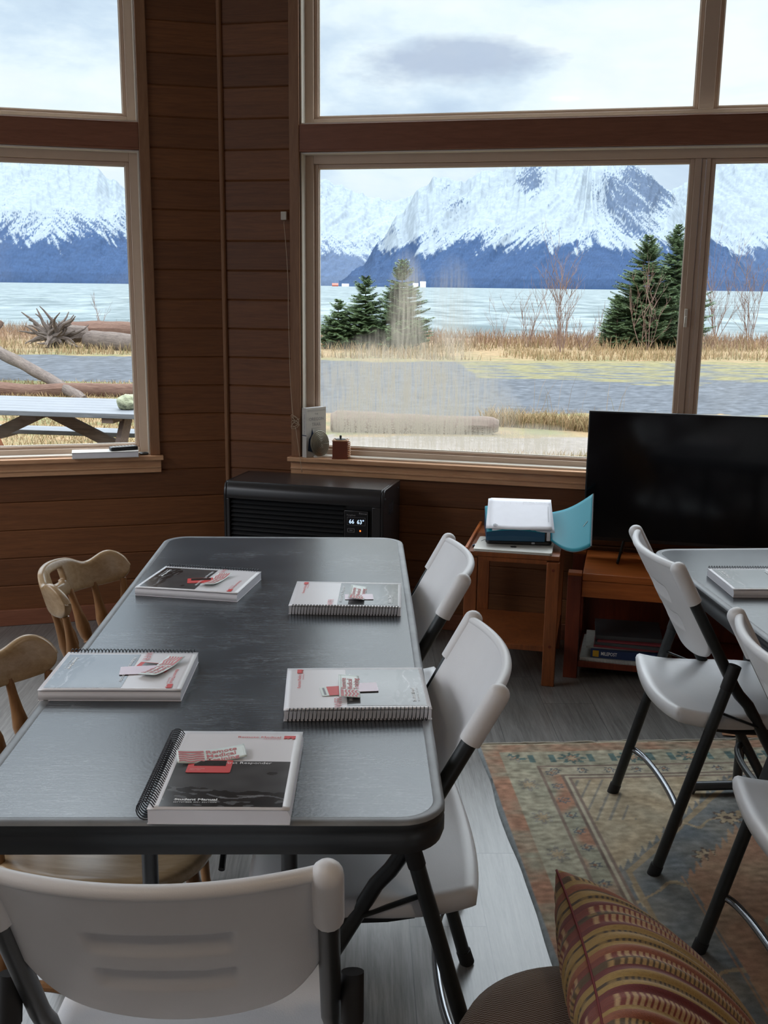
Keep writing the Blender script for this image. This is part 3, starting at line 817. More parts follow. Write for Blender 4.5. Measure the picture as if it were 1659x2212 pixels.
for k in range(26):
    z=gz0+.008+k*.020
    mb.add([(gx0+.002,.006,z),(gx1-.128,.006,z),(gx1-.128,.020,z+.013),(gx0+.002,.020,z+.013),(gx0+.002,.009,z-.002),(gx1-.128,.009,z-.002),(gx1-.128,.023,z+.011),(gx0+.002,.023,z+.011)],[(0,1,2,3),(7,6,5,4),(0,4,5,1),(3,2,6,7),(0,3,7,4),(1,5,6,2)])
mb.box((gx0+.001,.030,gz0),(gx1-.001,.034,gz1))
mb.build('grille',M['black'],h)
mb=MB(); mb.box((gx1-.124,.008,.40),(gx1-.018,.028,.608)); cp=mb.build('control_panel',M['blackgloss'],h,bevel=.002)
mb=MB(); ring(mb,gx1-.110,gx1-.030,.545,.580,.0012,.0068,.0076)
ring(mb,gx1-.122,gx1-.020,.402,.606,.0010,.0068,.0076); mb.build('display_bezel',simple('grey_bezel',(.12,.12,.13),.4),cp)
FM=lambda x,z:frame((gx1+x,.0062,z),(1,0,0),y=(0,0,1))
text('display_digits','66',.026,FM(-.102,.552),M['led'],cp,'LEFT',.90,.0002)
text('display_digits','63°',.026,FM(-.067,.552),M['led'],cp,'LEFT',.90,.0002)
text('panel_lettering','EnergySaver',.008,FM(-.112,.586),M['greyprint'],cp)
text('panel_lettering','Rinnai',.011,FM(-.058,.594),M['greyprint'],cp,'LEFT',1.3)
mb=MB(); mb.lathe([(.001,0),(.0035,.0),(.003,.0012)],12,FM(-.052,.522)); mb.build('indicator_light',M['ledorange'],cp)
mb=MB(); ring(mb,gx1-.108,gx1-.078,.514,.530,.001,.0066,.0076); mb.box((gx1-.100,.0066,.521),(gx1-.086,.0076,.523)); mb.build('button',M['greyprint'],cp)
mb=MB()
for k in range(3): mb.box((Wd-.001,.10,.612-.012*k),(Wd+.0015,.165,.617-.012*k))
mb.box((Wd-.002,.096,.58),(Wd+.0005,.169,.625)); mb.build('side_vent',M['black'],h)
mb=MB(); mb.lathe([(.001,0),(.005,0),(.004,.002)],10,frame((Wd,.03,.66),(0,1,0),z=(1,0,0))); mb.lathe([(.001,0),(.004,0),(.003,.002)],10,frame((Wd,.25,.67),(0,1,0),z=(1,0,0))); mb.build('screw',M['blackrub'],h)
mb=MB()
for x in (.05,Wd-.05):
    for y in (.05,Dp-.05): mb.box((x-.02,y-.02,0),(x+.02,y+.02,.022))
mb.build('foot',M['blackrub'],h)

# ---------------------------------------------------------------- side table with papers
SX,SY,SA=.411,3.905,R(-13.6)
st=empty('side_table',(SX,SY,0),SA,'narrow red-brown wooden side table with a lower shelf under the right window','side table')
W_,D_,H_=.372,.470,.530
mb=MB(); mb.box((.012,.004,H_-.018),(W_-.004,D_-.004,H_)); mb.build('tabletop',M['sidewood'],st,bevel=.002)
mb=MB(); mb.box((.0,.0,H_-.022),(.0115,D_,H_+.016)); mb.build('side_lip',M['tvwood'],st,bevel=.002)
for x in (0.002,W_-.052):
    for y in (.0,D_-.022):
        mb=MB(); mb.box((x,y,0),(x+.050,y+.020,H_-.024)); lg=mb.build('leg',M['sidewood'],st,bevel=.003)
        if y<.1:
            for z in (H_-.055,.165):
                mb=MB(); mb.lathe([(.0005,0),(.006,0),(.006,.0012),(.0005,.0014)],14,frame((x+.026,y,z),(1,0,0),z=(0,-1,0))); mb.build('dowel_plug',M['tvwood_leg'],lg)
mb=MB(); mb.box((.004,.021,.135),(W_-.004,D_-.023,.158)); mb.build('shelf',M['sidewood'],st,bevel=.002)
mb=MB(); mb.box((.053,.003,H_-.034),(W_-.053,.018,H_-.0185)); mb.box((.053,D_-.018,H_-.11),(W_-.053,D_-.005,H_-.0185)); mb.build('rail',M['sidewood'],st)
TS=Matrix.Translation((SX,SY,0))@Matrix.Rotation(SA,4,'Z')
# laptop
p=TS@Vector((.185,.112,H_+.0005)); lt=empty('laptop',p,SA,'closed silver laptop half under the black case on the side table','laptop')
mb=MB(); mb.prism(rrect(-.152,-.106,.152,.106,.010,5),0,.0055); mb.build('base',M['laptop'],lt,bevel=.001)
mb=MB(); mb.prism(rrect(-.152,-.106,.152,.106,.010,5),.0060,.0105); lid=mb.build('lid',M['laptop'],lt,bevel=.001)
mb=MB()
ap=[]
for k in range(40):
    th=2*PI*k/40; r=.0135*(1-.10*abs(math.sin(th))**8)
    x=r*math.cos(th)*(.98+.02*math.cos(2*th)); y=r*math.sin(th)*1.02
    bx,by=.0150,.002; d=math.hypot(x-bx,y-by)
    if d<.0075: x,y=bx+(x-bx)/d*.0075*1.0,by+(y-by)/d*.0075; 
    if abs(x)<.004 and y>0: y-=.0016*(1-abs(x)/.004)
    if abs(x)<.004 and y<0: y+=.0013*(1-abs(x)/.004)
    ap.append((x,y))
LG=Matrix.Translation((.0,-.040,.0106))@Matrix.Rotation(0,4,'Z')
mb.prism(ap,0,.0004,LG); mb.prism([(.000,.0150),(.0015,.0185),(.0045,.0210),(.0050,.0200),(.0040,.0170),(.0015,.0150)],0,.0004,LG); mb.build('logo',M['black'],lid)
# black case below binder
p=Vector((.640,4.075,H_+.012)); bc=empty('laptop_case',p,R(-7),'thin black case between the laptop and the teal binder','case')
mb=MB(); mb.prism(rrect(-.125,-.115,.135,.105,.015,5),0,.018); mb.build('body',M['black'],bc,bevel=.006); mb=MB(); mb.box((.055,-.119,.006),(.068,-.1155,.013)); mb.build('zip_pull',M['chrome'],bc)
# teal binder
bd=empty('ring_binder',(.502,3.955,H_+.0315),R(-5),'teal ring binder lying open on the side table, its cover curling to the right','binder')
mb=MB()
def body(u,v,s):
    x=.228*u; y=.275*v; arch=.010*math.sin(PI*u)
    return (x,y,(.034+.045*v+arch) if s else .0)
nu,nv=16,10
mb.grid(lambda u,v:body(u,v,1),nu,nv); mb.build('top_cover',M['teal'],bd,smooth=True,solid=.002)
mb=MB(); vs=[];K=16
for k in range(K+1):
    u=k/K; zt=.033+.010*math.sin(PI*u); vs+=[(.228*u,.0,.0),(.228*u,-.003,zt*.5),(.228*u,.0,zt)]
mb.add(vs,[(3*k+j,3*k+3+j,3*k+4+j,3*k+1+j) for k in range(K) for j in range(2)])
mb.add([(0,0,0),(0,0,.033),(0,.275,.078),(0,.275,0)],[(0,1,2,3)]); mb.add([(0,.275,0),(.228,.275,0),(.228,.275,.078),(0,.275,.078)],[(0,1,2,3)])
mb.build('spine',M['tealdark'],bd,smooth=False,solid=.002)
mb=MB(); mb.add([(.236,.004,.002),(.250,.006,.002),(.248,.006,.040),(.236,.004,.034),(.236,.270,.002),(.250,.268,.002),(.248,.268,.080),(.236,.270,.080)],[(0,1,2,3),(7,6,5,4),(0,4,5,1),(1,5,6,2),(2,6,7,3),(3,7,4,0)]); mb.build('sheaf',M['paper'],bd)
def flap(u,v):
    a=Vector((.252,.0,.006)); b=Vector((.395,-.095,.010)); c=Vector((.425,.135,.170)); d=Vector((.262,.215,.070))
    p=a*(1-u)*(1-v)+b*u*(1-v)+c*u*v+d*(1-u)*v
    p.z-=.026*math.sin(PI*u)*(1-.4*v); p.y-=.022*math.sin(PI*u)*(1-v)
    return p
mb=MB(); mb.grid(flap,18,14); fl=mb.build('open_cover',M['teal'],bd,smooth=True,solid=.003)
mb=MB(); mb.tube([flap(1,k/14)+Vector((.002,0,0)) for k in range(15)],.003,6); mb.tube([flap(k/14,0)+Vector((0,-.001,-.002)) for k in range(15)],.002,6); mb.build('cover_edge',simple('dark_grey_edging',(.06,.06,.07),.5),fl)
q0=flap(.80,.44)+Vector((0,0,.003)); q1=flap(.90,.50)+Vector((0,0,.003)); mb=MB(); mb.tube([q0,q1],.0014,6); mb.build('pen_loop',M['white'],fl)
# papers
for k,(dx,dy,ra,lb) in enumerate(((.012,-.004,1.5,'lowest loose sheet in the stack on the teal binder'),(-.006,.004,-2,'second loose sheet from the bottom on the teal binder'),(.004,.002,.6,'third loose sheet from the bottom on the teal binder'),(.006,-.006,-1.0,'topmost printed sheet in the stack on the teal binder'))):
    e=empty('paper_sheet',(.512+.132+dx,3.945+.112+dy,H_+.110+.0028*k),R(ra-7),lb,'paper','loose sheets on the teal binder')
    Mt=Matrix.Rotation(R(20),4,'X'); mb=MB()
    mb.grid(lambda u,v:Mt@Vector((-.1225+.245*u,-.115+.230*v,.003*math.sin(u*5+k)*(1-v))),12,8)
    s=mb.build('sheet',M['paper'],e,smooth=True,solid=.0009)
    if k==3:
        def tl(str_,x,y,sz,rot=0): 
            return text('printed_text',str_,sz,Mt@Matrix.Translation((x,y,.0042))@Matrix.Rotation(R(rot),4,'Z'),M['greyprint'],s,'LEFT')
        tl('Introduction to Wilderness',.120,.085,.010,180)
        for i in range(4):
            tl('- - -- -',-.07+.026*i,.080,.006,-90)
        mb=MB()
        mb.box((.108,-.06,.0036),(.1095,.055,.0046),Mt); mb.prism([(-.110,-.100),(-.090,-.096),(-.100,-.086),(-.108,-.090)],.0036,.0045,Mt); mb.build('printed_rule',M['greyprint'],s)
# pens
for i,(x,y,a,mn,lb) in enumerate(((.045,.125,68,'navy','dark blue pen on the side table beside the raised edge'),(.058,.130,60,'chrome','silver pen on the side table next to the laptop'))):
    p=TS@Vector((x,y,H_+.0055)); e=empty('pen',p,SA+R(a),lb,'pen')
    mb=MB(); mb.tube([(-.062,0,0),(-.055,0,0),(.055,0,0),(.066,0,0)],[.001,.0045,.0045,.002],10); mb.build('barrel',M[mn],e,smooth='auto'); mb=MB(); mb.box((.01,-.001,.0045),(.055,.001,.0065)); mb.build('clip',M['chrome'],e)

# ---------------------------------------------------------------- television and its stand
TA=R(-14.8)
ts=empty('tv_stand',(.826,3.925,0),TA,'low orange-brown wooden television stand with an open shelf of magazines','tv stand')
SW,SD,SH=1.15,.40,.440
for x in (0,SW-.056):
    for y in (0,SD-.05):
        mb=MB(); mb.box((x,y,0),(x+.055,y+.05,SH-.012),mi=0); mb.box((x,y,SH-.012),(x+.055,y+.05,SH),mi=1); mb.build('leg',[M['tvwood_leg'],M['tvwood']],ts,bevel=.002)
mb=MB()
mb.box((.057,.004,SH-.030),(SW-.058,SD-.004,SH-.001)); mb.build('top_board',M['tvwood'],ts,bevel=.003)
mb=MB(); mb.box((.057,.012,SH-.100),(SW-.058,.030,SH-.032)); mb.build('apron',M['tvwood'],ts,bevel=.002)
mb=MB(); mb.box((.057,.006,.048),(SW-.058,SD-.006,.074)); mb.build('shelf',M['tvwood_leg'],ts,bevel=.002)
mb=MB(); mb.box((.057,SD-.012,.076),(SW-.058,SD-.006,SH-.032)); mb.build('back_panel',M['tvwood_leg'],ts)
tv=empty('television',(.932,4.178,SH),TA,'large black flat-screen television in front of the right window','television')
TW_,TH0,TH1=.972,.072,.612
mb=MB(); mb.box((0,.004,TH0),(TW_,.026,TH1)); mb.box((.12,.026,TH0+.03),(TW_-.12,.055,TH1-.22)); mb.build('housing',M['black'],tv,bevel=.003)
mb=MB(); mb.box((.007,.0015,TH0+.016),(TW_-.007,.0045,TH1-.007)); mb.build('screen',M['blackgloss'],tv)
for x in (.17,TW_-.17):
    mb=MB(); mb.tube([(x,.014,TH0+.01),(x-.012,-.03,.03),(x-.02,-.095,.006)],.006,8); mb.tube([(x,.014,TH0+.01),(x-.004,.05,.03),(x-.006,.10,.006)],.006,8); mb.build('foot',M['black'],tv,smooth='auto')
TSM=Matrix.Translation((.826,3.925,0))@Matrix.Rotation(TA,4,'Z')
zz=.0745
for i,(x,w,y,d,t_,mt,a,lb) in enumerate(((.062,.36,.014,.29,.014,'mapper',-1,'white spiral-bound atlas at the bottom of the pile in the television stand'),
      (.105,.275,.020,.22,.034,'magblue',0,'thick dark blue guidebook in the pile on the television stand shelf'),
      (.085,.272,.030,.21,.006,'mapper',2,'grey magazine lying on the dark blue guidebook'),
      (.115,.285,.028,.21,.008,'magred',0,'red magazine in the pile, directly above the grey one'),
      (.118,.272,.034,.22,.012,'magdark',-3,'dark magazine between the two red ones in the pile'),
      (.128,.275,.030,.21,.007,'magred',1,'upper thin red magazine in the pile'),
      (.120,.262,.042,.22,.016,'magdark',3,'topmost dark magazine of the pile in the television stand'))):
    p=TSM@Vector((x,y,zz)); e=empty('magazine',p,TA+R(a),lb,'magazine','magazines piled in the television stand')
    mb=MB(); mb.box((0,.001,0),(w,d,t_*.16)); mb.box((0,.001,t_*.84),(w,d,t_)); mb.box((0,0,0),(w,.0012,t_)); mb.build('cover',M[mt],e)
    mb=MB(); mb.box((.002,.0015,t_*.17),(w-.002,d-.002,t_*.83)); mb.build('pages',M['mapper'],e)
    if mt=='magblue':
        F=lambda x,z:frame((x,-.0006,z),(1,0,0),y=(0,0,1))
        text('spine_lettering','MILEPOST',.020,F(.040,.012),M['white'],e,'LEFT',.72,.0004)
        mb=MB(); mb.box((.008,-.0008,.004),(.032,.0,.030)); mb.build('yellow_emblem',M['yellow'],e); mb=MB(); mb.box((w-.030,-.0008,.006),(w-.012,0,.026)); mb.build('white_emblem',M['white'],e)
    if i==0:
        mb=MB()
        for k in range(60): mb.tube([(.006+.0058*k,-.002+.005*math.cos(q*PI/3),.007+.0075*math.sin(q*PI/3)) for q in range(6)],.0009,4,closed=True)
        mb.build('binding_coil',M['white'],e)
    zz+=t_+.0008

# ---------------------------------------------------------------- things on the window sills
def onwall(fr,s,o,z): return fr@Vector((s,o,z))
bk=empty('book',onwall(WR,.392,-.036,.7705),aR+R(58),'off-white paperback standing upright on the right sill, title in grey capitals','book')
mb=MB(); mb.box((0,0,0),(.118,.0012,.225)); mb.box((0,.0278,0),(.118,.029,.225)); mb.box((0,0,0),(.0012,.029,.225)); cv=mb.build('jacket',M['book'],bk,bevel=.0005)
mb=MB(); mb.box((.002,.0015,.002),(.115,.0275,.2235)); mb.build('page_block',M['paper'],bk)
BF=lambda x,z:frame((x,-.0006,z),(1,0,0),y=(0,0,1))
mb=MB(); 
for z in (.209,.214): mb.box((.008,-.0006,z),(.112,0,z+.0012))
mb.box((.030,-.0006,.132),(.088,0,.1332)); mb.build('rule',M['greyprint'],cv)
text('title_lettering','THE',.012,BF(.060,.192),M['greyprint'],cv,'CENTER'); text('title_lettering','OREGON',.021,BF(.060,.166),M['greyprint'],cv,'CENTER',1.0); text('title_lettering','TRAIL',.021,BF(.060,.142),M['greyprint'],cv,'CENTER',1.0)
mb=MB(); mb.prism([(.008,.03),(.050,.018),(.085,.03),(.090,.10),(.080,.122),(.070,.10),(.055,.095),(.040,.110),(.034,.13),(.028,.10),(.016,.085)],0,.0006,frame((0,-.0002,0),(1,0,0),y=(0,0,1))); mb.build('cover_drawing',M['navy'],cv)
SF=frame((-.0006,.0200,.12),(0,0,1),y=(0,-1,0))
text('spine_lettering','THE OREGON TRAIL',.0100,frame((-.0007,.010,.105),(0,0,1),y=(0,1,0)),M['greyprint'],cv); mb=MB(); mb.box((-.0007,0,.098),(0,.029,.102)); mb.build('spine_band',M['navy'],cv)
pd=bk.matrix_basis; BM=Matrix.Translation(bk.location)@Matrix.Rotation(aR+R(58),4,'Z')
pc_=BM@Vector((.062,-.022,.062))
ds=empty('scallop_shell',pc_,aR+R(58),'oval ribbed olive-grey shell propped against the paperback on the sill','shell')
mb=MB()
Fd=frame((0,0,0),(1,0,0),z=(0,-1,.12))
def shell(u,v):
    th=2*PI*u; r=.060*v; rib=1+.0
    return Vector((r*math.cos(th)*.92,r*math.sin(th),.012*(1-v*v)+.0012*math.cos(r*900)))
mb.grid(lambda u,v:Fd@shell(u,max(v,.01)),48,40); mb.build('ribbed_valve',M['brass'],ds,smooth=True,solid=.003)
mb=MB(); mb.prism(rrect(-.030,-.012,.040,.014,.006,4),-.0618,-.0565); mb.build('base',M['laptop'],ds)
gx=empty('wooden_box',onwall(WR,.513,-.030,.7705),aR+R(10),'small red-brown wooden box with a round black lid and slatted side on the right sill','box')
mb=MB(); mb.box((-.002,-.002,0),(.070,.060,.005)); mb.box((0,0,.005),(.068,.058,.080)); mb.build('body',M['redwood'],gx,bevel=.001)
mb=MB(); mb.box((-.002,-.002,.080),(.071,.061,.0845)); tp=mb.build('top_plate',M['sill'],gx,bevel=.001)
mb=MB(); mb.lathe([(.001,.0845),(.024,.0845),(.024,.0875),(.018,.0890),(.001,.0890)],24,Matrix.Translation((.034,.030,0))); mb.build('round_lid',M['black'],tp,smooth='auto')
mb=MB(); mb.lathe([(.004,.089),(.005,.096),(.0055,.100),(.004,.104),(.001,.105)],12,Matrix.Translation((.034,.030,0))); mb.build('knob',M['black'],tp,smooth='auto')
for x in (.006,.062):
    for y in (.006,.053):
        mb=MB(); mb.lathe([(.001,.0845),(.003,.0845),(.0025,.0865),(.0005,.087)],8,Matrix.Translation((x,y,0))); mb.build('stud',M['black'],tp)
mb=MB()
for k in range(8): mb.tube([(.068,.004,.012+.0085*k),(.076,.012,.012+.0085*k),(.078,.03,.012+.0085*k),(.076,.048,.012+.0085*k),(.068,.056,.012+.0085*k)],.0024,6)
mb.build('slat_ribs',M['sill'],gx,smooth='auto')
# box and cord
cb=empty('plastic_box',onwall(WR,.287,-.002,1.815),aR,'small white plastic box on the boards beside the right window casing','plastic box')
mb=MB(); mb.box((-.014,-.016,0),(.012,0,.036)); mb.build('housing',simple('cream_plastic',(.55,.50,.42),.4),cb,bevel=.002)
mb=MB(); pts=[]
for k in range(60):
    u=k/59; z=1.815-u*.86; s_=.290+.018*u+.012*math.sin(u*5)+.055*max(0,u-.45); pts.append(onwall(WR,s_,-.018-.010*(u>.0),z))
for k in range(40):
    a=k*.62; pts.append(onwall(WR,.335+.020*math.sin(a*1.3),-.022-.008*math.sin(a*.7),.945-.022*math.cos(a)-.0008*k))
for k in range(24):
    u=k/23; pts.append(onwall(WR,.345+.030*u,-.046-.004*u,.905-u*.20))
mb.tube(pts,.0013,5); tag(mb.build('blind_cord',M['cord'],None,smooth=True),'thin cream cord hanging tangled beside the right window casing','cord')
# left sill
nb=empty('notebook',onwall(WL,-.700,-.062,.7705),aL,'thick white closed book overhanging the left window sill','book')
mb=MB(); mb.box((0,0,0),(.290,.090,.0025)); mb.box((0,0,.0255),(.290,.090,.028)); mb.box((-.001,.088,0),(.291,.091,.028)); mb.build('cover',M['book'],nb,bevel=.0008)
mb=MB(); mb.box((.002,.002,.003),(.288,.087,.025)); mb.build('page_block',M['paper'],nb)
rm=empty('remote_control',onwall(WL,-.475,-.012,.7990),aL+R(14),'black remote control lying on the white book on the left sill','remote control')
mb=MB(); mb.prism(rrect(-.062,-.022,.062,.022,.008,5),0,.016); mb.build('body',M['black'],rm,bevel=.004)
for i in range(7):
    for j in range(3):
        mb=MB(); mb.lathe([(.0005,.016),(.0036,.016),(.003,.0178),(.0005,.018)],8,Matrix.Translation((-.045+.015*i,-.012+.012*j,0))); mb.build('button',M['laptop' if (i+j)%3 else 'led_blue'] if False else M['laptop'],rm)
sp_=empty('dark_pebble',onwall(WL,-.385,.012,.7705),aL,'flat dark lump lying in the corner of the left sill','pebble')
mb=MB(); mb.lathe([(.004,0),(.022,.002),(.024,.006),(.016,.011),(.001,.012)],16,Matrix.Diagonal((1,.7,1,1))); mb.build('body',M['black'],sp_,smooth='auto')

# ---------------------------------------------------------------- rugs
def rug_color(x,y,W,L):
    """x from left edge, y from the near... distance from far edge"""
    cream=Vector((.44,.39,.29)); tan=Vector((.43,.335,.22)); rust=Vector((.41,.225,.15)); blue=Vector((.185,.20,.205)); navy=Vector((.10,.12,.14)); green=Vector((.31,.295,.22)); grey=Vector((.28,.26,.22)); brown=Vector((.22,.165,.135)); teal=Vector((.13,.19,.18))
    x/=.86; y/=.86; W/=.86; L/=.86
    cream*=1.2; tan*=1.15; green*=1.2; blue*=1.15; rust*=1.1; grey*=1.2
    n=noise.noise(Vector((x*9,y*9,3)))*.5; n2=noise.noise(Vector((x*30,y*60,7)))
    d=min(x,y,W-x,L-y)
    along=y if d==x or d==W-x else x
    def flower(cx,cy,r,petals,inner,ring,bg,rot=0):
        dx,dy=x-cx,y-cy; rr=math.hypot(dx,dy)
        if rr>r: return None
        a=math.atan2(dy,dx)+rot; lobe=r*(.78+.22*math.cos(a*petals))
        if rr<r*.25: return ring
        if rr<lobe*.80: return inner
        if rr<lobe: return ring
        return None
    if d<.012: return blue*(1.2+.5*n) if (d==x or d==W-x) else cream*1.1
    if d<.080:
        c=rust.lerp(green,max(0,min(1,.35+1.6*n))); 
        k=(along%.14)/.14
        if d==x or d==W-x:
            c=rust.lerp(green,max(0,min(1,.15+2.0*n+(.25 if k>.8 else 0))))
        return c*(1+.5*n2)
    if d<.20:
        c=green.lerp(cream,.35+n)
        k=(along%.235); cx=(along-k+.1175)
        dx,dy=(along-cx),d-.14
        rr=math.hypot(dx,dy*1.25); a=math.atan2(dy,dx); lobe=.052*(.74+.26*math.cos(a*8))
        if d in (y,L-y):
            if rr<.014: c=tan
            elif rr<lobe*.62: c=rust*.8+tan*.3
            elif rr<lobe+.008: c=teal
            elif abs(abs(dx)-.075)<.012 and abs(dy)<.03: c=teal*1.1
        else:
            if rr<lobe*.6: c=tan*.9
            elif rr<lobe: c=grey*.9
        return c*(1+.5*n2)
    if d<.212: return brown*(1.2+n)
    if d<.275:
        c=cream*.9 if d in (y,L-y) else green.lerp(rust,max(0,min(1,.2+3*noise.noise(Vector((x*9,y*7,33))))))
        k=(along%.105); dx,dy=k-.0525,d-.2435; rr=math.hypot(dx,dy); a=math.atan2(dy,dx); lobe=.024*(.8+.2*math.cos(a*6))
        if lobe*.62<rr<lobe: c=navy*1.1+brown*.2
        elif rr<lobe*.3: c=rust*.7
        return c*(1+.4*n2)
    if d<.287: return brown*(1.1+n)
    if d<.300: return cream
    if d<.310: return brown*1.3
    # field
    fx,fy=x-W/2,y-L/2
    ax=abs(fx); ay=abs(fy)
    hexd=max(ax/.70,(ax+ay*.96)/1.27)
    step=.02*math.floor((x+y)*30)%2
    jag=.03*(((x*28)%1)-.5)+.02*n
    c=tan.lerp(cream,.35+n*1.3)
    if .31<x<.46 and .32<y<.62:
        if (abs(((x-.31)*1.2+(y-.32)*.6)%.055-.027)<.006): c=grey*.9
    if hexd<1+jag:
        c=blue.lerp(grey,.3+n*1.2)
        if abs(hexd-.97)<.012: c=tan*.8
        if abs(math.sin(x*17+n*3)*.05+(y%.42)-.21)<.009: c=tan*.95
        for (cx,cy) in ((.62,.86),(.78,.62),(.70,.95),(.98,.55),(1.3,.5),(.60,1.12),(.9,1.3),(1.25,1.2)):
            f=flower(cx,cy,.055,8,tan*.95+cream*.1,brown*.8,None)
            if f is not None: c=f
    if max(ax/.52,(ax+ay)/1.05)<1+jag*1.5:
        c=rust.lerp(tan,.30+n)
        if abs(hexd-.5)<.02: c=green
    if hexd<.34+jag: c=green.lerp(blue,.4)
    return c*(1+.35*n2)
RW,RL=1.75,2.6
rg=empty('area_rug',(.405,3.285,0),R(2.6),'large worn oriental rug, rust green and blue, under the right-hand chairs','rug')
mb=MB(); NU,NV=350,520
def rp(u,v):
    x=RW*u; y=RL*v
    e=.004*math.sin(y*9)*(1 if u<.01 else 0)+.006*noise.noise(Vector((x*7,y*5,2)))*(v<.01 or u<.005)
    z=.0065+.002*noise.noise(Vector((x*3,y*3,4)))
    if u in (0.0,1.0) or v in (0.0,1.0): z=.0006
    return (x+e*(u<.005),-y+e*(v<.01)*1.5,z)
mb.grid(rp,NU,NV); 
mb.f=[f[::-1] for f in mb.f]
ro=mb.build('pile_weave',M['rug'],rg,smooth=True); colors(ro,lambda c:[max(.004,k) for k in rug_color(min(max(c.x,.0),RW),min(max(-c.y,.0),RL),RW,RL)])
mb=MB(); pts=[(RW*k/160,.004+.007*noise.noise(Vector((k*.35,0,1)))+.004*noise.noise(Vector((k*.09,0,5))),.005+.003*noise.noise(Vector((k*.3,9,1)))) for k in range(161)]
mb.tube(pts,[.0045+.002*noise.noise(Vector((k*.8,3,1))) for k in range(161)],6)
for k in range(420):
    x=RW*random.random(); l=.008+.010*random.random(); dx=random.uniform(-.006,.006); y0=.004
    mb.tube([(x,y0,.004),(x+dx,y0+l,.003)],.0008,3)
mb.build('fringe',M['fringe'],rg,smooth=False)
r2=empty('area_rug',(1.335,3.60,0),R(-12),'second paler rust rug showing beyond the big rug under the right-hand table','rug')
mb=MB(); mb.grid(lambda u,v:(1.0*u,-.24*v,.005),80,20); mb.f=[f[::-1] for f in mb.f]; ro=mb.build('pile_weave',M['rug'],r2)
colors(ro,lambda c:(.40,.22,.13) if (abs(c.y+.10)>.012) else (.20,.14,.10))

# ---------------------------------------------------------------- ottoman and pillow
ot=empty('ottoman',(.355,1.365,0),0,'round brown corduroy ottoman at the bottom edge of the picture','ottoman')
m,nt,p=newmat('brown_zigzag_corduroy'); c=nt.coord()
sp=nt.new('ShaderNodeSeparateXYZ',ins={0:c}); zz_=nt.math('MULTIPLY',nt.math('PINGPONG',nt.math('MULTIPLY',sp.outputs[0],160),.5),.9)
wv=nt.math('SINE',nt.math('ADD',nt.math('MULTIPLY',nt.math('ADD',sp.outputs[1],nt.math('MULTIPLY',sp.outputs[0],.6)),1100),nt.math('MULTIPLY',zz_,5)))
setp(nt,p,col=nt.mix(nt.math('MULTIPLY_ADD',wv,.25,nt.noise(c,10,4)),(.060,.036,.024),(.125,.082,.058)),rough=.95,spec=.1,sheen=.25,norm=nt.bump(wv,.5,.0012))
M['cord_brown']=m
mb=MB(); pr=[(.16,.03),(.205,.035),(.212,.06),(.212,.34),(.208,.375),(.195,.402),(.172,.418),(.13,.428),(.07,.434),(.002,.436)]
mb.lathe(pr,56); mb.build('cushion',M['cord_brown'],ot,smooth='auto',angle=70)
mb=MB(); mb.lathe([(.17,.0),(.18,.0),(.18,.032),(.17,.032)],40); mb.build('base',M['black'],ot)
# pillow: edge a runs from the tip towards the viewer, edge b falls to the right
TIP=Vector((.352,1.640,.535)); ea=Vector((-.045,-1,.045)).normalized(); eb=Vector((.69,.02,-.72)); eb=(eb-ea*eb.dot(ea)).normalized(); en=ea.cross(eb).normalized()
if en.z<0: en=-en
PS=.46
pw=empty('pillow',TIP,0,'plump striped mustard and maroon woven pillow in the lower right corner','pillow')
def pil(a,b,s):
    u,v=a*2-1,b*2-1
    pin=.045
    A=a+(-pin*u*(1-v*v)); B=b+(-pin*v*(1-u*u))
    h=(max(0,1-u*u)**.42)*(max(0,1-v*v)**.42)
    rib=.0022*math.cos(a*2*PI*15)*min(1,h*2)
    th=(.118*h+rib*(h>.02))*s
    return ea*(A*PS)+eb*(B*PS)+en*th
strip=[('m',.03),('r',.05),('t',.045),('m',.04),('r',.05),('b',.012),('m',.055),('d',.02),('m',.03),('R',.04),('T',.05),('d',.02),('b',.014),('T',.055),('R',.035),('m',.03),('d',.016),('m',.06),('d',.016),('m',.03),('r',.05),('T',.045),('b',.012),('t',.04),('R',.04),('m',.05),('d',.02),('m',.04),('R',.04),('T',.05)]
cm={'m':(.37,.225,.058),'r':(.29,.085,.035),'R':(.15,.018,.016),'b':(.10,.055,.02),'d':(.22,.13,.035),'t':(.42,.25,.085),'T':(.50,.31,.15)}
def pcol(a,b):
    x=(a*1.35)%1.12; acc=0
    for k,w in strip:
        if x<acc+w: break
        acc+=w
    f=(x-acc)/w
    c=Vector(cm[k])
    per=.019
    if k in 'tT' and (b%per)/per<.42 : c=Vector((.20,.035,.02)) if k=='T' else Vector((.10,.055,.02))
    if k=='d' and (b%.016)/.016<.45: c=Vector((.055,.030,.012))
    return c*(1+.25*noise.noise(Vector((a*120,b*200,1))))
for s,nm in ((1,'front_face'),(-1,'back_face')):
    mb=MB(); NA,NB=420,260
    mb.grid(lambda u,v:pil(u,v,s),NA,NB)
    if s<0: mb.f=[f[::-1] for f in mb.f]
    if (ea.cross(eb)-en).length>.5: mb.f=[f[::-1] for f in mb.f]
    o=mb.build(nm,M['pillow'],pw,smooth=True)
    a=o.data.color_attributes.new('Col','FLOAT_COLOR','POINT'); buf=[]
    for j in range(NB+1):
        for i in range(NA+1):
            c=pcol(i/NA,j/NB); buf+=[max(0,c[0]),max(0,c[1]),max(0,c[2]),1]
    a.data.foreach_set('color',buf)
mb=MB(); mb.tube([pil(k/60,0,1) for k in range(61)],.0022,6); mb.tube([pil(0,k/60,1) for k in range(61)],.0022,6); mb.tube([pil(1,k/60,1) for k in range(61)],.0022,6); mb.tube([pil(k/60,1,1) for k in range(61)],.0022,6)
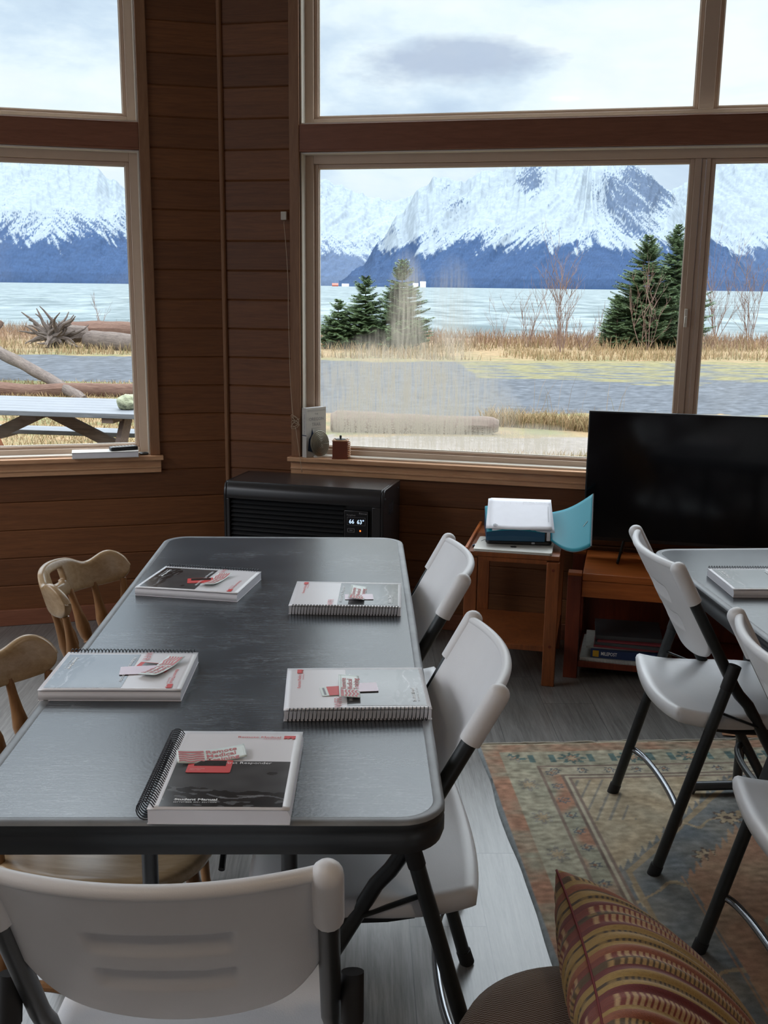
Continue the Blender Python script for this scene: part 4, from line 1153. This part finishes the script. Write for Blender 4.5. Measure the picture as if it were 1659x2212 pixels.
mb.build('piping',M['piping'],pw,smooth=True)

# ---------------------------------------------------------------- outside: ground, water, mountains
G0=-.15
def lerp(a,b,t): return a+(b-a)*max(0,min(1,t))
def sm(x,a,b):
    x=max(0,min(1,(x-a)/(b-a))); return x*x*(3-2*x)
def gz(x,y):
    sh=lerp(45,37,(x+10)/14)
    z=G0+.05*noise.noise(Vector((x*.25,y*.25,0)))*sm(y,12,20)-1.9*sm(y,sh-3,sh+16)
    return z
def gcol(x,y):
    n=noise.noise(Vector((x*.45,y*.9,0))); n2=noise.noise(Vector((x*1.6,y*3.2,5))); n3=noise.noise(Vector((x*7,y*9,8)))
    straw=Vector((.27,.185,.10)); moss=Vector((.175,.155,.075)); gravel=Vector((.085,.092,.104)); brush=Vector((.20,.13,.08)); beach=Vector((.14,.135,.12)); conc=Vector((.23,.20,.18)); green=Vector((.16,.16,.072))
    right=sm(x,-2.5,-.5)
    g0=lerp(18.3,13.6,right); g1=lerp(24.2,23.6,right)
    yy=y+1.1*n+.35*n2
    c=straw.lerp(green,max(0,min(1,.35+n2*1.4)))
    if right>.5 and 10.5+.12*n2<y-(-.42*(x-2)) *0<11.75+.2*n2: c=conc*(1+.2*n3)
    if yy>g0: c=gravel*(1+.6*n3+.25*n2)
    if right>.5 and yy>19.0+2.2*n and x>2.2: c=gravel.lerp(moss,max(0,min(1,.5+n2*1.8+ (yy-19)*.08)))*(1+.4*n3)
    if yy>g1: c=moss.lerp(straw,max(0,min(1,(yy-g1)/3.5+n2)))*(1+.35*n3)
    if yy>28.5: c=straw.lerp(brush,max(0,min(1,(yy-28.5)/5+.5*n2)))*(1+.35*n3)
    if yy>36: c=beach*(1+.5*n3)
    if 17.3<yy<=g0 and right<.5: c=green*(1+.4*n3)
    return [max(.01,k) for k in c]
M['ground']=vcmat('gravel_and_grass_ground',.95,.35,7,.4,40,spec=.15,bdist=.02)
mb=MB(); X0,X1,Y0,Y1=-19,22,4.6,62; NX,NY=330,460
def gp(u,v):
    y=Y0+(Y1-Y0)*v**1.25; x=(X0+(X1-X0)*u)*(.42+.58*v) ; return (x,y,gz(x,y))
mb.grid(gp,NX,NY); g=mb.build('meadow_ground',M['ground'],smooth=True); colors(g,lambda c:gcol(c.x,c.y)); tag(g,kind='structure')
# water
m,nt,p=newmat('choppy_bay_water'); c=nt.coord((.13,.060,1)); n=nt.noise(c,1.2,8,.7,.8)
c2=nt.coord((.006,.05,1)); n2=nt.noise(c2,1.0,5,.6)
setp(nt,p,col=nt.mix(nt.ramp(n,[(.40,0.0),(.62,1.0)]),(.004,.028,.031),(.15,.185,.19)),rough=.5,spec=.32,norm=nt.bump(n,.9,.5)); M['water']=m
mb=MB(); mb.grid(lambda u,v:(-3200+6400*u,40+3400*v*v,-1.62),4,30); tag(mb.build('bay_water',M['water']),'pale grey-green bay water between the meadow and the mountains','water',kind='stuff')

def interp(t,x):
    if x<=t[0][0]: return t[0][1]
    for (a,b),(c,d) in zip(t,t[1:]):
        if x<=c:
            k=(x-a)/(c-a); k=k*k*(3-2*k); return b+(d-b)*k
    return t[-1][1]
m,nt,p=newmat('snowy_forested_mountain'); a=nt.new('ShaderNodeVertexColor',layer_name='Col')
c=nt.coord((.03,.03,.012)); tr=nt.noise(c,1.0,6,.75)
setp(nt,p,col=nt.mix(1.0,a.outputs[0],nt.ramp(tr,[(.3,.72),(.7,1.0)]),'MULTIPLY'),rough=.95,spec=.05); M['mount']=m
def ridged(v):
    s=0;a=1.0
    q=Vector(v)
    for k in range(4):
        s+=a*(1-abs(noise.noise(q))*2); q=q*2.1+Vector((3.1,1.7,5.2)); a*=.5
    return s/1.9
def mountain(name,az0,az1,sky,r0,r1,label,snow0,seed,rocky,amp=.55,haze=0.0):
    step=.042; NA=int((az1-az0)/step); NT_=120
    verts=[];cols=[]
    for j in range(NT_+1):
        t=j/NT_
        for i in range(NA+1):
            az=az0+(az1-az0)*i/NA
            w=az+ .9*(1-t)*noise.noise(Vector((az*.45,t*1.2,seed)))
            E=interp(sky,w)
            spur=ridged(((az-(1.0-2.0*sm(az,10.5,13.5))*(E*t-2.5)*1.15)*.62,t*.9,seed+31))
            fine=ridged((az*2.1,t*4.0,seed+7))
            e=E*(t**.82)
            e+=amp*(spur-.6)*math.sin(PI*t)**.7*min(1,E/2.5)+.14*(fine-.6)*(.35+t)*min(1,E/2)*(t>0)
            e+=.05*noise.noise(Vector((az*9,t*20,seed)))*t
            e=max(e,.0)
            r=(r0+(r1-r0)*t)
            a_=R(az)
            verts.append((r*math.sin(a_),r*math.cos(a_),1.54+r*math.tan(R(e))-(4.2 if j==0 else 3.0*(1-t))))
            # colouring: forest below, snow above, bare rock where gullies are steep
            lean=1.0-2.0*sm(az,10.5,13.5) if az0>-5 and az0<5 else (.9 if az<-16 else -.9)
            U=az-lean*(e-2.5)*1.15
            q1=ridged((U*.62,e*.22,seed+31))-.75; q2=ridged((U*1.9,e*.7,seed+12))-.75; q3=noise.noise(Vector((az*22,e*16,seed+13)))
            chute=noise.noise(Vector((az*5.5+e*2.4,e*.9,seed+14)))
            line=snow0-.1+(.45 if az0<-20 else 1.05)*q1+.65*q2+.28*q3-.45*max(0,chute)*1.6
            sn=sm(e,line-.10,line+.16)
            rk=rocky(az,e)+.45*q1+.75*q2+.60*q3+.35*noise.noise(Vector((U*6,e*2.2,seed+20)))+.02
            rk+=.62*(1-sm(e,snow0-.2,snow0+(1.5 if az0<-20 else 1.1)))
            dark=sm(rk+.25*noise.noise(Vector((az*45,e*40,seed+40))),.46,.58)
            sn2=sn*(1-.88*dark)
            forest=Vector((.027,.052,.108))*(1+.30*q3+.12*q2)  # blue of the distance haze is put into the forest colour
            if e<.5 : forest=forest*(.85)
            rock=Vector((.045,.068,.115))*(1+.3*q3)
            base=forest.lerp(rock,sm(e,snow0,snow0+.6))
            snow=Vector((.225,.258,.285))*(1+.10*q1+.06*q3)
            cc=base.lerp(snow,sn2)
            if haze: cc=cc.lerp(Vector((.33,.37,.42)),haze)  # pale air haze blended into the vertex colour of far peaks
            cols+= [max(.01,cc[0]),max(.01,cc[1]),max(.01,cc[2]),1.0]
    w=NA+1
    faces=[(j*w+i,j*w+i+1,(j+1)*w+i+1,(j+1)*w+i) for j in range(NT_) for i in range(NA)]
    # back slope
    b=len(verts)
    for i in range(NA+1):
        v=Vector(verts[NT_*w+i]); d=Vector((v.x,v.y,0)).normalized(); verts.append((v.x+d.x*500,v.y+d.y*500,-10)); cols+=[.3,.35,.45,1]
    faces+=[(NT_*w+i,NT_*w+i+1,b+i+1,b+i) for i in range(NA)]
    me=bpy.data.meshes.new(name); me.from_pydata(verts,[],faces); me.materials.append(M['mount'])
    for p_ in me.polygons: p_.use_smooth=True
    ca=me.color_attributes.new('Col','FLOAT_COLOR','POINT'); ca.data.foreach_set('color',cols)
    o=bpy.data.objects.new(name,me); link(o); tag(o,label,'mountain'); return o
bl=lambda az,e,a,b,ra,rb:max(0,1-((az-a)/ra)**2-((e-b)/rb)**2)
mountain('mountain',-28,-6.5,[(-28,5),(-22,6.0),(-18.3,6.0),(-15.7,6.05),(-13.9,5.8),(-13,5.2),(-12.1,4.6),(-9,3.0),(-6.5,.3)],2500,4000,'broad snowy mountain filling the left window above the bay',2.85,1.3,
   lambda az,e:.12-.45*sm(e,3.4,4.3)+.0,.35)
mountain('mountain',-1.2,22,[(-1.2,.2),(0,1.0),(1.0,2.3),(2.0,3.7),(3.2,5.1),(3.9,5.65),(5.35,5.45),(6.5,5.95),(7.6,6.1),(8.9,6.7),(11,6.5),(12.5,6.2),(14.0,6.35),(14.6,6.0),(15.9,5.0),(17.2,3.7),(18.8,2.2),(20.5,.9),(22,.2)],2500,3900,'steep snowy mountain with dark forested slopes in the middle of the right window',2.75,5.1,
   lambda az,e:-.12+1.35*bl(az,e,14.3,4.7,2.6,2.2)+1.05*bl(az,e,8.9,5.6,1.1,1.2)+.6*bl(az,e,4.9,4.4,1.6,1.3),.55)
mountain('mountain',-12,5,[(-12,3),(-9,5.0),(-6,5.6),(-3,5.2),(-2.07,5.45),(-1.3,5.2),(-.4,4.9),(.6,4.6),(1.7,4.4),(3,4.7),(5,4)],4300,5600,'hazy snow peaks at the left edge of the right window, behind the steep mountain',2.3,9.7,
   lambda az,e:.0+.6*bl(az,e,-2,4.7,.8,.9),.5,haze=.15)
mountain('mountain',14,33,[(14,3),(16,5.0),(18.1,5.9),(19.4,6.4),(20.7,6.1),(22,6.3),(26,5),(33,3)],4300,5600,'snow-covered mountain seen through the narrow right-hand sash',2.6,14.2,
   lambda az,e:-.15,.55,haze=.05)

# ---------------------------------------------------------------- grass, trees, shrubs
def grass(name,spots,label):
    verts=[];faces=[];cols=[]
    for (x,y,h,w,lean) in spots:
        z=gz(x,y)-.01; a=random.uniform(0,2*PI); dx,dy=math.cos(a)*w,math.sin(a)*w; b=len(verts)
        lx,ly=random.uniform(-1,1)*lean*h,random.uniform(-1,1)*lean*h
        verts+=[(x-dx,y-dy,z),(x+dx,y+dy,z),(x+dx*.6+lx*.4,y+dy*.6+ly*.4,z+h*.6),(x-dx*.6+lx*.4,y-dy*.6+ly*.4,z+h*.6),(x+lx,y+ly,z+h)]
        faces+=[(b,b+1,b+2,b+3),(b+3,b+2,b+4)]
        k=random.uniform(.7,1.25); c=(.33*k,.225*k,.118*k) if random.random()<.8 else (.22*k,.185*k,.085*k)
        if y>29.5: c=(.27*k,.165*k,.10*k)
        cols+=list(c+(1.0,))*5
    me=bpy.data.meshes.new(name); me.from_pydata(verts,[],faces); me.materials.append(M['grass_v'])
    a=me.color_attributes.new('Col','FLOAT_COLOR','POINT'); a.data.foreach_set('color',cols)
    o=bpy.data.objects.new(name,me); link(o); tag(o,label,'grass',kind='stuff')
sp=[]
for k in range(30000):
    y=random.uniform(24.6,37.5); x=random.uniform(-.42,.42)*y+random.uniform(-1,1)
    if noise.noise(Vector((x*.5,y*.7,2)))<-.12: continue
    sp.append((x,y,random.uniform(.05,.30)*(1+.6*(y>29)),.010,.5))
grass('dry_grass',sp,'straw-coloured grass across the far meadow below the bay')
sp=[]
for k in range(5200):
    x=random.uniform(1.55,4.2); y=12.55-.42*(x-2)+abs(random.gauss(0,.30)); sp.append((x,y,random.uniform(.06,.26),.005,.6))
for k in range(14): sp.append((random.uniform(1.8,3.6),random.uniform(12.4,13.4),random.uniform(.45,.75),.003,.5))
for k in range(5000):
    x=random.uniform(-.3,3.2); y=random.uniform(9.2,10.4); sp.append((x,y,random.uniform(.03,.12),.005,.7))
grass('dry_grass',sp,'tufts of long dry grass just outside the right window')
sp=[]
for k in range(9000):
    y=random.uniform(8.0,18.0); x=-.255*y+random.uniform(-.09,.06)*y; sp.append((x,y,random.uniform(.03,.10),.006,.7))
grass('dry_grass',sp,'short dry grass around the picnic table')

def spruce(x,y,h,r,label,seed):
    rd=random.Random(seed); z0=gz(x,y)-.05
    t=empty('spruce_tree',(x,y,z0),0,label,'tree','young spruces beyond the gravel')
    mb=MB(); mb.tube([(0,0,0),(.01,0,h*.5),(0,0,h)],[.045,.025,.004],7); mb.build('trunk',M['bark'],t)
    mb=MB(); z=.12
    while z<h*.985:
        f=z/h; L0=r*(1-f)**.85*(.55+.45*min(1,f*6)); nb_=int(6+6*(1-f))
        for b_ in range(nb_):
            a=rd.uniform(0,2*PI); L=L0*rd.uniform(.65,1.12)+.03; up=rd.uniform(.02,.30)
            if f>.75: up+=.5
            d=Vector((math.cos(a),math.sin(a),0)); side=Vector((-d.y,d.x,0))
            K=max(4,int(L/.035))
            for s in range(K):
                u=(s+.5)/K; p=d*(L*u)+Vector((0,0,z+up*L*u-.18*L*u*(1-u)))
                wl=(.30*L*(1-u)+.05)*rd.uniform(.7,1.2); fw=d*.05+Vector((0,0,rd.uniform(-.012,.02)))
                for sd in (-1,1):
                    q=p+side*sd*wl+d*wl*.55+Vector((0,0,rd.uniform(-.025,.015)))
                    for mm in range(2):
                        o1=Vector((rd.uniform(-.01,.01),rd.uniform(-.01,.01),.011*(1 if mm else -1)))
                        mb.add([p-d*.02,p+d*.022+o1*2,q+o1],[(0,1,2)])
            mb.add([d*.02+Vector((0,0,z)),d*.02+Vector((0,0,z+.02)),d*L+Vector((0,0,z+up*L))],[(0,1,2)])
        z+=rd.uniform(.045,.075)*(1+.3*f)
    mb.build('foliage',M['spruce'],t)
spruce(-.62,28.6,1.35,.85,'smallest bushy spruce at the left of the cluster',1)
spruce(.12,28.8,2.0,1.05,'middle spruce of the left cluster',2)
spruce(1.10,28.4,2.45,1.10,'tallest spruce of the left cluster, behind the wet streaks',3)
spruce(8.25,30.4,3.30,1.55,'tall spruce left of the window mullion',4)
spruce(9.25,31.0,3.6,1.45,'tall spruce partly behind the window mullion',5)
spruce(7.35,30.0,1.55,.70,'low dark spruce at the left foot of the tall pair',6)
def shrub(x,y,h,n,label,seed,spread=.35,r0=.016):
    rd=random.Random(seed); mb=MB()
    def br(p,d,L,r,dep):
        pts=[p]; q=p.copy(); dd=d.copy()
        for k in range(5):
            dd=(dd+Vector((rd.uniform(-.13,.13),rd.uniform(-.13,.13),rd.uniform(.0,.12)))).normalized(); q=q+dd*L/5; pts.append(q.copy())
        mb.tube(pts,[r*(1-.16*k) for k in range(6)],4,cap=False)
        if dep>0:
            for k in range(5 if dep>1 else 4):
                i=rd.randint(1,5); nd=(dd+Vector((rd.uniform(-.8,.8),rd.uniform(-.8,.8),rd.uniform(-.1,.5)))).normalized(); br(pts[i],nd,L*rd.uniform(.32,.55),r*.55,dep-1)
    for k in range(n):
        d=Vector((rd.uniform(-spread,spread),rd.uniform(-spread,spread),1)).normalized()
        br(Vector((rd.uniform(-.12,.12),rd.uniform(-.12,.12),-.05)),d,h*rd.uniform(.6,1.0),r0*rd.uniform(.6,1),2)
    t=mb.build('bare_shrub',M['bark'],None); t.location=(x,y,gz(x,y)); tag(t,label,'shrub','leafless shrubs in the meadow')
shrub(3.95,29.8,1.3,3,'small leafless sapling right of the wet glass',1,.3,.009)
shrub(4.78,29.5,1.65,5,'leafless shrub between the sapling and the largest shrub',2)
shrub(5.35,27.8,2.35,11,'largest leafless shrub, many stemmed, in mid window',3)
shrub(6.15,28.4,1.1,4,'leaning leafless shrub just right of the largest one',6,.6)
shrub(8.0,29.2,2.1,5,'leafless shrub in front of the tall spruces',7)
shrub(11.9,35.0,3.0,9,'leafless shrub just right of the mullion',4)
shrub(12.9,34.6,2.4,9,'leafless shrub at the right edge of the picture',5)
shrub(-10.4,42.2,.0+.9,4,'low dead bush on the shore in the left window',8,.8)

# ---------------------------------------------------------------- driftwood
def log(name,a,b,r0,r1,label,mat,seed,bend=0,group='driftwood logs'):
    rd=random.Random(seed); a=Vector(a);b=Vector(b);L=(b-a).length
    mb=MB(); n=26; pts=[];rs=[]
    M_=frame((0,0,0),(b-a),z=(0,0,1) if abs((b-a).normalized().z)<.9 else (0,1,0))
    for k in range(n+1):
        u=k/n; pts.append((L*u,bend*math.sin(PI*u)+.04*noise.noise(Vector((u*4,seed,0))),.04*noise.noise(Vector((u*4,seed,7))))); e=min(1,.7+.3*min(u,1-u)*30); rs.append((r0+(r1-r0)*u)*(1+.10*noise.noise(Vector((u*9,seed,3))))*e)
    mb.tube(pts,rs,16)
    for v in mb.v:
        w=noise.noise(Vector((v.x*.8,math.atan2(v.z,v.y)*1.6,seed)))*.12; v.y*=1+w; v.z*=1+w
    o=mb.build(name,mat,None,smooth='auto'); o.matrix_world=Matrix.Translation(a)@M_; tag(o,label,'log',group); return o
log('driftwood_log',(-8.6,30.6,G0+.28),(-3.2,30.0,G0+.30),.30,.26,'long dark driftwood log behind the root wad in the left window',M['driftred'],3)
log('driftwood_log',(-7.15,27.5,G0+.20),(-3.6,24.6,G0+.18),.27,.20,'pale driftwood log with a cut end, left window, nearer the gravel',M['drift'],5,.05)
log('driftwood_log',(-7.25,19.8,G0+.60),(-4.02,15.15,G0+.02),.115,.075,'slanting pale driftwood pole above the picnic table',M['drift'],8,.05)
log('driftwood_log',(-6.6,15.9,G0+.07),(-2.4,15.7,G0+.08),.125,.115,'reddish log lying just behind the picnic table',M['driftred'],9)
log('driftwood_log',(-.35,12.15,G0+.11),(1.62,12.0,G0+.10),.14,.10,'dark log seen blurred through the wet part of the right window',M['picnicdark'],12)
log('driftwood_log',(-7.6,19.9,G0+.0),(-6.75,19.9,G0+.95),.12,.06,'broken branch sticking up at the left edge of the left window',M['driftred'],15)
rw=empty('root_wad',(-8.0,27.3,G0),0,'tangled grey root wad of a driftwood stump in the left window','stump')
mb=MB(); rd=random.Random(4)
mb.tube([(0,0,.1),(.2,.3,.35),(.7,.7,.35)],[.25,.28,.2],10)
for k in range(46):
    a=rd.uniform(0,2*PI); el_=rd.uniform(-.25,1.2); L=rd.uniform(.35,.95); d=Vector((math.cos(a)*math.cos(el_),-.3*abs(math.sin(a)),math.sin(el_))).normalized()
    p=Vector((rd.uniform(-.12,.25),rd.uniform(-.1,.1),.28)); pts=[p]
    for q in range(6): d=(d+Vector((rd.uniform(-.35,.35),rd.uniform(-.2,.2),rd.uniform(-.35,.3)))).normalized(); p=p+d*L/6; p.z=max(.03,p.z); pts.append(p)
    mb.tube(pts,[.075*(1-.14*q) for q in range(7)],6)
mb.build('roots',M['drift'],rw,smooth='auto')
# picnic table
pt=empty('picnic_table',(-1.60,7.555,G0),R(-9.7),'weathered grey picnic table outside the left window','picnic table')
PM='picnic'
PL=1.85
for k in range(6):
    mb=MB(); mb.box((-PL,.002+.160*k,.712),(0,.152+.160*k,.750)); mb.build('top_board',M[PM],pt,bevel=.004)
for y0 in (-.34,1.06):
    for k in range(2):
        mb=MB(); mb.box((-PL,y0+.135*k,.412),(0,y0+.13+.135*k,.450)); mb.build('bench_board',M[PM],pt,bevel=.004)
def beamT(a,b,w,t,mt,nm):
    a=Vector(a);b=Vector(b); mb=MB(); mb.box((0,-t/2,-w/2),((b-a).length,t/2,w/2),frame(a,(b-a),z=(0,0,1) if abs((b-a).normalized().z)<.9 else (1,0,0))); mb.build(nm,M[mt],pt,bevel=.003)
for x in (-.27,-PL+.15):
    beamT((x,.02,.692),(x,.94,.692),.038,.09,'picnicdark','top_batten')
    beamT((x,-.34,.392),(x,1.32,.392),.038,.09,'picnicdark','bench_support')
    for a,b,mt in (((x+.04,.30,.70),(x+.04,-.18,0),'picnicdark'),((x+.04,.66,.70),(x+.04,1.15,0),'picnicorange')):
        beamT(a,b,.14,.038,mt,'leg')
beamT((-.24,.48,.36),(-1.0+.03,.48,.70),.09,.038,'picnicdark','brace'); beamT((-PL+.15,.48,.36),(-.97,.48,.70),.09,.038,'picnicdark','brace')
beamT((-.93,.10,.69),(-.93,.86,.69),.04,.12,'picnicdark','top_batten')
mb=MB(); mb.box((-PL,-.004,.650),(0,.0,.712)); 
rk=MB(); rk.grid(lambda u,v:Vector((math.cos(2*PI*u)*math.sin(PI*v),math.sin(2*PI*u)*math.sin(PI*v),math.cos(PI*v))),30,18)
for v in rk.v:
    k=1+.28*noise.noise(v*1.7)+.12*noise.noise(v*5); v.x*=.078*k; v.y*=.07*k; v.z=max(-.05,v.z*.062*k)
ro=rk.build('rock',M['stone'],None,smooth=True); ro.location=(-1.76,7.86,.652); tag(ro,'mossy rock sitting on the end of the picnic table','rock')
# far shore buildings
bmat=simple('far_white_building',(.75,.75,.75),.8); rmat=simple('far_red_building',(.35,.10,.07),.8)
for i,(az,w,hh,mt,lb) in enumerate(((-1.4,14,3,rmat,'tiny red-roofed shed on the far shore, left of the spruces'),(3.35,13,9,bmat,'white buildings on the far shore right of the tallest spruce'),(2.95,12,5,bmat,'low white building on the far shore beside the taller one'),(-.85,16,2,bmat,'low white building on the far shore left of the spruce cluster'))):
    r_=2380; a=R(az); mb=MB(); mb.box((-w/2,0,-3),(w/2,20,hh)); mb.add([(-w/2,0,hh),(w/2,0,hh),(w/2,20,hh),(-w/2,20,hh),(-w/2,10,hh+4),(w/2,10,hh+4)],[(0,1,5,4),(2,3,4,5),(0,4,3),(1,2,5)])
    o=mb.build('shore_building',mt,None); o.location=(r_*math.sin(a),r_*math.cos(a),-1.6); o.rotation_euler=(0,0,-a); tag(o,lb,'building')

# ---------------------------------------------------------------- added fill lamps, unseen behind the viewer, to brighten the room
for (x,y) in ((-1.0,-.8),(1.2,-.8)):
    cl=empty('fill_light',(x,y,TOP-.0),0,'added unseen lamp behind the viewer, %s'%('left' if x<0 else 'right'),'fill_lamp')
    mb=MB(); mb.lathe([(.15,-.002),(.16,-.02),(.15,-.035),(.001,-.035)],24); mb.build('fill_mount',M['brass'],cl)
    mb=MB(); mb.lathe([(.14,-.036),(.13,-.07),(.08,-.095),(.001,-.10)],24); mb.build('fill_shade',M['fill_lamp'],cl)
    li=bpy.data.lights.new('fill_glow','AREA'); li.shape='DISK'; li.size=.3; li.energy=9; li.color=(1,.78,.55); lo=bpy.data.objects.new('fill_glow',li); link(lo); lo.location=(x,y,TOP-.12)

# ---------------------------------------------------------------- sky
w=bpy.data.worlds.new('overcast'); S.world=w; w.use_nodes=True; nt=NT(w); bg=nt.n['Background']
tc=nt.new('ShaderNodeTexCoord'); sp=nt.new('ShaderNodeSeparateXYZ',ins={0:tc.outputs['Generated']}); z=sp.outputs[2]
mp=nt.new('ShaderNodeMapping',ins={'Vector':tc.outputs['Generated'],'Scale':(1.0,1.0,2.6),'Location':(.35,.1,.2)}).outputs[0]
n1=nt.noise(mp,2.6,7,.55,.35); n2=nt.noise(mp,7.5,6,.6,.2)
f=nt.math('ADD',nt.math('MULTIPLY',n1,.7),nt.math('MULTIPLY',n2,.3))
sky=nt.ramp(f,[(.34,(.52,.62,.78)),(.44,(.68,.78,.90)),(.51,(.88,.95,1.0)),(.60,(1.0,1.0,1.0))])
# one darker slab of cloud above the mountains
dx=nt.math('DIVIDE',nt.math('SUBTRACT',sp.outputs[0],.085),.105); dz=nt.math('DIVIDE',nt.math('SUBTRACT',z,.196),.022)
dd=nt.math('ADD',nt.math('SQRT',nt.math('ADD',nt.math('MULTIPLY',dx,dx),nt.math('MULTIPLY',dz,dz))),nt.math('MULTIPLY',nt.math('SUBTRACT',nt.noise(mp,9,5,.6),.5),2.2))
sky=nt.mix(nt.math('MULTIPLY',nt.ramp(dd,[(.45,1.0),(1.15,0.0)]),.85),sky,(.50,.56,.70))
hz=nt.ramp(z,[(.0,1.0),(.135,0.0)])
sky=nt.mix(nt.math('MULTIPLY',hz,.75),sky,(.74,.83,.95))
st=nt.new('ShaderNodeMapRange',interpolation_type='SMOOTHSTEP',ins={0:z,1:.25,2:.58,3:1.0,4:5.6}).outputs[0]
sky=nt.mix(nt.new('ShaderNodeMapRange',ins={0:z,1:.25,2:.5,3:0.0,4:.8}).outputs[0],sky,(.93,.95,1.0))
nt.l.new(sky,bg.inputs[0]); nt.l.new(st,bg.inputs[1])

# ---------------------------------------------------------------- camera
cam=bpy.data.cameras.new('camera'); co=bpy.data.objects.new('camera',cam); COL.objects.link(co); S.camera=co
f_,pitch,roll,yaw,Hc=2231.9,.215785,.011855,.024207,1.5401
fw=Vector((math.sin(yaw)*math.cos(pitch),math.cos(yaw)*math.cos(pitch),-math.sin(pitch))); rr=Vector((math.cos(yaw),-math.sin(yaw),0)); uu=rr.cross(fw)
r2_=rr*math.cos(roll)+uu*math.sin(roll); u2_=-rr*math.sin(roll)+uu*math.cos(roll)
mw=Matrix((r2_,u2_,-fw)).transposed().to_4x4(); mw.translation=(0,0,Hc); co.matrix_world=mw
cam.sensor_fit='VERTICAL'; cam.sensor_height=36; cam.sensor_width=27; cam.lens=f_/2212*36; cam.clip_start=.05; cam.clip_end=20000
S.view_settings.view_transform='Standard'; S.view_settings.look='None'; S.view_settings.exposure=.15; S.view_settings.gamma=1; S.view_settings.use_curve_mapping=False
S.cycles.max_bounces=8; S.cycles.diffuse_bounces=5; S.cycles.transparent_max_bounces=12; S.cycles.sample_clamp_indirect=6.0; S.cycles.caustics_reflective=False; S.cycles.caustics_refractive=False
bpy.context.view_layer.update()
